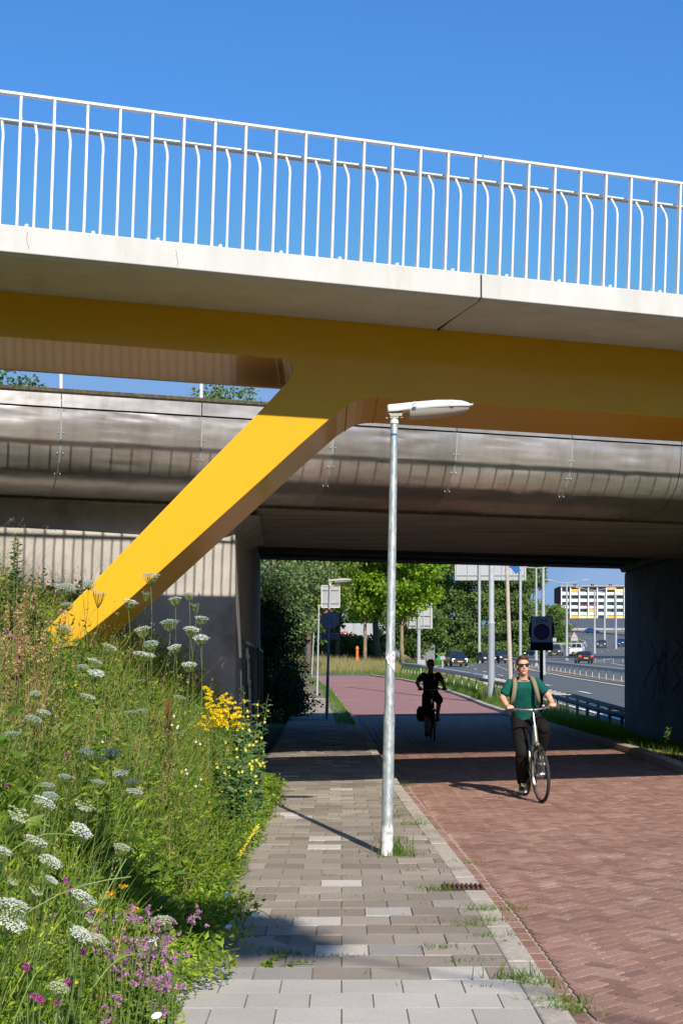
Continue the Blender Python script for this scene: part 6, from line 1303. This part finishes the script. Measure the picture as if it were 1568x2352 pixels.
def bicycle(label, steer=6, frame='frame_grey', case=True, light=False):
    t = thing('bicycle', label, 'bicycle', (0, 0, 0)); Rw = .345
    def wheel(c, nm, rz=0):
        c = Vector(c); rot = Matrix.Rotation(rz, 3, 'Z')
        def rr(m): m.v = [tuple(rot @ (Vector(v)-c)+c) for v in m.v]; return m
        w_ = rr(MB().lathe([(Rw-.012-.022*math.cos(a)*-1-.010, .021*math.sin(a)) for a in np.linspace(0, 2*math.pi, 11)], c=c, n=44, axis='x')).build(nm, M['rubber'], t, smooth='all')
        rr(MB().lathe([(Rw-.045, -.012), (Rw-.03, -.014), (Rw-.03, .014), (Rw-.045, .012), (Rw-.045, -.012)], c=c, n=40, axis='x')).build('rim', M['chrome'], w_, smooth=True)
        sp = MB()
        for k in range(28):
            a = 2*math.pi*k/28; s = 1 if k % 2 else -1; b = a+.28*(1 if k % 4 < 2 else -1)
            sp.tube([c+Vector((s*.028, .02*math.cos(b), .02*math.sin(b))), c+Vector((0, (Rw-.045)*math.cos(a), (Rw-.045)*math.sin(a)))], .0012, 3, cap=False)
        rr(sp).build('spokes', M['chrome'], w_); rr(MB().lathe([(0, -.06), (.02, -.05), (.02, -.03), (.032, -.03), (.025, .0), (.032, .03), (.02, .03), (.02, .05), (0, .06)], c=c, n=14, axis='x')).build('hub', M['chrome'], w_, smooth=True); return w_
    fz = R(steer); fh = Vector((0, -.54, Rw)); HB, HT = Vector((0, -.385, .70)), Vector((0, -.325, .93))
    wheel(fh, 'front_wheel', fz); wheel((0, .54, Rw), 'rear_wheel')
    BBt, ST, SD = Vector((0, .06, .28)), Vector((0, .235, .80)), Vector((0, .27, 1.0))
    f = MB(); f.tube([HB, HT], .026, 12); f.tube([HT-Vector((0, 0, .06)), BBt+Vector((0, 0, .14)), BBt], [.028, .026, .03], 12); f.tube([HB+Vector((0, .01, .02)), BBt], .024, 12); f.tube([BBt, ST], .019, 12)
    for s in (-1, 1): f.tube([BBt+Vector((s*.03, 0, 0)), (s*.06, .54, Rw)], .011, 8); f.tube([ST-Vector((0, .01, .08)), (s*.06, .54, Rw)], .009, 8)
    f.build('frame', M[frame], t, smooth=True)
    MB().tube([ST, SD], .013, 10).build('seat_post', M['chrome'], t, smooth=True)
    sd = MB(); ell(sd, [((0, .27, .985), .05, .07), ((0, .27, 1.005), .075, .12), ((0, .265, 1.025), .07, .12), ((0, .265, 1.032), .04, .08)]); sd.ball((0, .12, .99), (.022, .08, .02)); fuse(sd.build('saddle', M['black'], t), .008)
    fk = MB(); rot = Matrix.Rotation(fz, 3, 'Z')
    for s in (-1, 1): fk.tube([HB+Vector((s*.02, 0, 0)), fh+rot @ Vector((s*.055, .13, .33)), fh+rot @ Vector((s*.055, .0, .0))], [.014, .015, .009], 8)
    fk.build('fork', M['black'], t, smooth=True)
    st = MB().tube([HT, HT+Vector((0, .045, .16)), HT+Vector((0, -.01, .20))], .014, 10).build('stem', M['chrome'], t, smooth=True)
    hb = MB(); yb, zb = -.29, 1.13; hp = [(-.32, yb+.12, zb), (-.19, yb+.05, zb+.01), (-.10, yb, zb), (0, yb-.01, zb-.008), (.10, yb, zb), (.19, yb+.05, zb+.01), (.32, yb+.12, zb)]
    hr = Matrix.Rotation(fz*.6, 3, 'Z'); hp = [hr @ Vector((x, y-yb, 0))+Vector((0, yb, z)) for x, y, z in hp]
    hbo = hb.tube(hp, .0125, 10).build('handlebar', M['chrome'], t, smooth=True)
    for s in (0, -1):
        a, b = hp[s], hp[1 if s == 0 else -2]; MB().tube([a, a.lerp(b, .75)], .017, 10).build('grip', M['black'], hbo, smooth=True)
        lv = a.lerp(b, 1.1); MB().tube([lv+Vector((0, -.03, -.01)), a.lerp(b, .3)+Vector((0, -.055, -.02))], .006, 6).build('brake_lever', M['black'], hbo)
    MB().ball(hp[4]+Vector((.03, -.01, .035)), (.024, .024, .02), 12, 8).build('bell', M['chrome'], hbo, smooth=True)
    cb = MB()
    for s in (-1, 1): cb.tube([hp[3 + s]+Vector((s*.05, -.03, -.01)), Vector((s*.06, yb-.08, zb-.07)), Vector((s*.02, yb-.06, .90)), HB+Vector((0, -.03, 0))], .0028, 5)
    cb.build('brake_cable', M['black'], t)
    hl = MB().lathe([(0, -.03), (.03, -.03), (.034, -.01), (.03, .02), (.012, .04), (0, .04)], c=HB+Vector((0, -.06, .0)), n=16, axis='y').build('headlight', M['black'], t, smooth=True)
    MB().lathe([(0, -.036), (.027, -.033)], c=HB+Vector((0, -.06, .0)), n=16, axis='y').build('lens', M['light_on'] if light else M['chrome'], hl)
    for c, a0, a1 in ((Vector((0, .54, Rw)), 20, 190), (fh, 60, 150)):
        rows = [[c+Vector((x, -(Rw+.02-abs(x)*.35)*math.cos(R(a)), (Rw+.02-abs(x)*.35)*math.sin(R(a)))) for x in (-.028, -.015, 0, .015, .028)] for a in range(a0, a1, 10)]; MB().grid(rows).build('mudguard', M['black'], t, smooth='all')
    cr_ = MB(); cr_.lathe([(.0, .04), (.09, .04), (.09, .046), (0, .046)], c=BBt*Vector((1, 1, 1)) if False else BBt, n=24, axis='x'); cr_.bar(BBt+Vector((-.065, 0, 0)), BBt+Vector((-.075, -.02, -.165)), .02, .012); cr_.bar(BBt+Vector((.065, 0, 0)), BBt+Vector((.075, .02, .165)), .02, .012)
    cro = cr_.build('crankset', M['dark_metal'], t); MB().box(BBt+Vector((-.13, -.02, -.168)), (.09, .08, .022)).build('pedal', M['black'], cro); MB().box(BBt+Vector((.13, .02, .168)), (.09, .08, .022)).build('pedal', M['black'], cro)
    if case: MB().prism([(-.058, y, z) for y, z in [(-.04, .22), (-.06, .30), (.0, .37), (.5, .40), (.56, .34), (.5, .29)]], (.03, 0, 0)).build('chain_case', M['black'], t, bevel=.01)
    return t
def rider(label, skin, shirt, lower, shorts=False, shift=-.05, glasses=True, hair='hair', up=0.0, vox=.0065, head_turn=10):
    t = None; sx = shift
    hipc = Vector((0, .25, 1.0)); shc = Vector((sx, .02+up, 1.47)); 
    hips = [Vector((s*.095, .24, .995)) for s in (-1, 1)]
    knee = [Vector((-.135, -.10, .585)), Vector((.15, -.165, .885))]; ank = [Vector((-.125, .10, .195)), Vector((.125, .075, .53))]
    sho = [Vector((sx-.168, .03+up, 1.455)), Vector((sx+.168, .03+up, 1.455))]; elb = [Vector((-.318, .035, 1.285)), Vector((.255, .035, 1.285))]; hnd = [Vector((-.268, -.165, 1.165)), Vector((.268, -.165, 1.165))]
    wr = [Vector((-.285, -.105, 1.175)), Vector((.282, -.105, 1.175))]
    b = MB()
    ell(b, [((0, .25, .95), .13, .10), ((sx*.4, .2, 1.1), .125, .085), ((sx*.8, .1+up*.7, 1.3), .14, .095), ((sx, .03+up, 1.44), .13, .08), ((sx, .01+up, 1.49), .07, .06)])
    hc = Vector((sx, -.035+up, 1.665))
    ell(b, [((sx, .02+up, 1.46), .062, .062), ((sx, .0+up, 1.52), .056, .058), ((hc.x, hc.y+.015, 1.58), .055, .06)])
    # head: skull, jaw, chin, nose, ears, brow
    b.ball(hc+Vector((0, .012, .035)), (.076, .094, .088), 20, 14); b.ball(hc+Vector((0, -.022, -.025)), (.061, .068, .083), 18, 12); b.ball(hc+Vector((0, -.058, -.085)), (.030, .024, .024), 12, 8)
    b.tube([hc+Vector((0, -.086, .022)), hc+Vector((0, -.108, -.022)), hc+Vector((0, -.088, -.03))], [.009, .014, .010], 8); b.ball(hc+Vector((0, -.086, -.052)), (.023, .010, .009), 10, 6)
    for s in (-1, 1): b.ball(hc+Vector((s*.078, .01, -.005)), (.010, .018, .030), 8, 8); b.ball(hc+Vector((s*.03, -.075, .03)), (.02, .012, .008), 8, 6)
    for i, s in enumerate((-1, 1)):
        limb(b, [sho[i], elb[i], wr[i]], [.046, .042, .028]); limb(b, [hips[i], knee[i], ank[i]], [.07, .053, .036]); limb(b, [knee[i].lerp(ank[i], .1), knee[i].lerp(ank[i], .32)+Vector((0, .018, 0)), ank[i]], [.05, .055, .036])
        b.ball(ank[i]+Vector((0, -.02, -.05)), (.035, .07, .035))
        # palm, thumb and four fingers closing round the grip
        pc = hnd[i]; b.ball(pc+Vector((0, .012, .014)), (.042, .038, .018), 12, 8); limb(b, [wr[i], pc+Vector((0, .02, .012))], [.026, .028], joints=False)
        for k, (fx, fl) in enumerate(((-.033, .9), (-.011, 1.0), (.011, .97), (.033, .8))):
            fx = fx*s*-1; q0 = pc+Vector((fx, -.012, .018)); b.tube([q0, q0+Vector((0, -.026*fl, -.006)), q0+Vector((0, -.034*fl, -.030*fl)), q0+Vector((0, -.014, -.052*fl))], [.0095, .009, .0085, .007], 8)
        th = pc+Vector((-s*.032, .015, .008)); b.tube([th, th+Vector((-s*.016, -.020, -.012)), th+Vector((-s*.012, -.034, -.032))], [.011, .010, .008], 8)
    body = fuse(b.build('person', skin, None, loc=(0, 0, 0)), vox, 2); tag(body, label, 'person')
    # shirt
    c = MB(); ell(c, [((-.0, .24, 1.005), .172, .140), ((sx*.2, .235, 1.03), .170, .137), ((sx*.5, .19+up*.3, 1.12), .168, .125), ((sx*.8, .11+up*.7, 1.28), .180, .125), ((sx, .05+up, 1.39), .188, .118), ((sx, .03+up, 1.45), .15, .09), ((sx, .025+up, 1.483), .078, .07)])
    for i, s in enumerate((-1, 1)):
        se = sho[i].lerp(elb[i], .62); limb(c, [sho[i]+Vector((-s*.03, 0, -.01)), sho[i], se], [.060, .061, .062]); c.tube([sho[i].lerp(elb[i], .35), sho[i].lerp(elb[i], .72)], [.058, .069], 14)
    so = fuse(c.build('t_shirt', shirt, body), .010, 3); 
    if shirt == M['shirt_green']:
        nb = MB().lathe([(.066, -.006), (.074, -.004), (.074, .006), (.066, .008), (.066, -.006)], c=(sx, .02+up, 1.482), n=24).build('collar', shirt, so, smooth='all')
        hm = MB(); ell(hm, [((0, .24, .985), .176, .146), ((0, .24, 1.01), .175, .143)]); hm.build('hem', shirt, so, smooth='all')
    # lower clothing
    c = MB(); ell(c, [((0, .25, .93), .155, .125), ((0, .25, 1.0), .165, .13), ((0, .24, 1.05), .155, .12)])
    for i in (0, 1):
        if shorts: limb(c, [hips[i], hips[i].lerp(knee[i], .92)], [.105, .098])
        else:
            q = knee[i].lerp(ank[i], .5); limb(c, [hips[i], knee[i], q+Vector((0, .015, 0)), ank[i]+Vector((0, .005, .02))], [.105, .083, .078, .060])
    lo = fuse(c.build('shorts' if shorts else 'trousers', lower, body), .010, 3)
    # hair, glasses
    h = MB(); h.ball(hc+Vector((0, .024, .048)), (.0835, .096, .090), 20, 12); h.ball(hc+Vector((0, .045, -.01)), (.078, .075, .075), 16, 10); h.ball(hc+Vector((.01, -.035, .105)), (.060, .045, .034), 12, 8); h.ball(hc+Vector((.02, -.05, .112)), (.045, .03, .025), 12, 8)
    ho = fuse(h.build('hair', M[hair], body), .007, 1)
    if glasses:
        g = MB()
        for s in (-1, 1):
            g.prism([hc+Vector((s*x, -.098+abs(x)*.28, z)) for x, z in [(.006, .030), (.035, .034), (.066, .032), (.066, .010), (.052, -.006), (.022, -.008), (.009, .008)]], (0, .006, 0))
            g.bar(hc+Vector((s*.066, -.078, .026)), hc+Vector((s*.084, .01, .016)), .006, .010)
        g.bar(hc+Vector((-.012, -.100, .026)), hc+Vector((.012, -.100, .026)), .006, .008); g.build('sunglasses', M['glass'], body)
        MB().ball(hc+Vector((0, -.090, -.052)), (.020, .008, .005), 10, 6).build('lips', pmat('lips', (.45, .17, .14), .5, var=0), body)
    for i in (0, 1):
        a = ank[i]+Vector((0, -.035, -.065)); sh_ = MB(); sh_.ball(a+Vector((0, -.07, .0)), (.048, .085, .036), 14, 8); sh_.ball(a+Vector((0, .05, .01)), (.040, .055, .045), 12, 8); sh_.ball(a+Vector((0, .02, .035)), (.04, .05, .05), 12, 8)
        sho_ = fuse(sh_.build('shoe', M['shoe'] if glasses and not shorts else M['bag'], body), .008, 2)
        sl = MB(); ell(sl, [(a+Vector((0, -.03, -.042)), .050, .135), (a+Vector((0, -.03, -.016)), .052, .137)]); sl.build('sole', M['sole'] if not shorts else M['bag'], sho_, smooth=True)
        if not shorts:
            ls = MB()
            for k in range(4): ls.bar(a+Vector((-.024, -.085+.028*k, .034+.012*k)), a+Vector((.024, -.085+.028*k, .034+.012*k)), .008, .006)
            ls.build('laces', M['sole'], sho_)
    if not shorts: MB().tube([wr[1]+Vector((0, .012, 0)), wr[1]+Vector((0, .034, .004))], .037, 14).build('wrist_watch', M['black'], body)
    else:
        e = MB(); e.ball((sx+.08, -.088+up, 1.38), (.022, .006, .018), 8, 6); e.build('shirt_emblem', M['sole'], so)
    return body
def place_all(objs, loc, rz, lean):
    for o in objs: o.location = loc; o.rotation_euler = (0, R(lean), rz)
def heading(xf, yf, df, xr, yr, dr):
    a, b = P(xf, yf, df), P(xr, yr, dr); m = (a+b)/2; d = a-b; return Vector((m.x, m.y, 0)), math.atan2(d.x, -d.y)
bk = bicycle('grey-green city bicycle ridden by the cyclist in the green shirt', steer=7)
rd = rider('cyclist in a dark green t-shirt, black trousers and sunglasses riding towards the viewer', M['skin'], M['shirt_green'], M['trousers'])
bp = thing('backpack', 'backpack with olive straps worn by the cyclist in green', 'backpack', (0, 0, 0)); sx = -.05
pk = MB(); ell(pk, [((sx*.8, .30, 1.05), .13, .08), ((sx*.8, .29, 1.1), .15, .10), ((sx, .22, 1.35), .15, .10), ((sx, .17, 1.50), .12, .07), ((sx, .16, 1.53), .07, .04)]); fuse(pk.build('bag', M['bag'], bp), .012, 3)
for s in (-1, 1):
    rows = []
    for x, y, z in [(.10, .13, 1.50), (.105, .07, 1.525), (.112, -.01, 1.50), (.122, -.072, 1.44), (.138, -.088, 1.36), (.155, -.07, 1.27), (.170, -.01, 1.21), (.178, .08, 1.17)]:
        rows.append([Vector((sx+s*(x-.024), y-.006, z)), Vector((sx+s*x, y-.014, z+.002)), Vector((sx+s*(x+.024), y-.004, z))])
    o = MB().grid(rows).build('strap', M['strap'], bp, smooth='all'); q = o.modifiers.new('t', 'SOLIDIFY'); q.thickness = .012; q.offset = 1
L0, rz0 = heading(1244, 1847, 17.27, 1209, 1829, 18.34); L0.z = .012
place_all([bk, rd, bp], L0, rz0, -3.2)
bk2 = bicycle('dark city bicycle with panniers in the viaduct shade', steer=-5, frame='black', case=False, light=False)
rd2 = rider('cyclist in black polo shirt and shorts riding in the viaduct shade', M['skin_tan'], M['shirt_black'], M['shirt_black'], shorts=True, shift=-.01, hair='hair', up=.04, vox=.009)
pn = thing('pannier_bag', 'black pannier hanging on the rack of the shaded bicycle', 'bag', (0, 0, 0))
for s in (-1,):
    m = MB(); ell(m, [((s*.20, .50, .40), .07, .12), ((s*.21, .50, .48), .10, .15), ((s*.21, .50, .66), .10, .15), ((s*.19, .50, .74), .07, .13)]); fuse(m.build('bag', M['bag'], pn), .012, 3)
MB().box((-.10, .52, .735), (.16, .16, .012)).build('flap', M['bag'], pn)
rk = MB()
for s in (-1, 1): rk.tube([(s*.06, .70, .72), (s*.06, .30, .72)], .006, 6); rk.tube([(s*.06, .58, .72), (s*.07, .54, .35)], .005, 6)
rk.build('rack', M['black'], bk2)
L1, rz1 = heading(1000, 1704.7, 31.07, 986, 1700.5, 32.1); L1.z = .012
place_all([bk2, rd2, pn], L1, rz1-.05, -1.0)
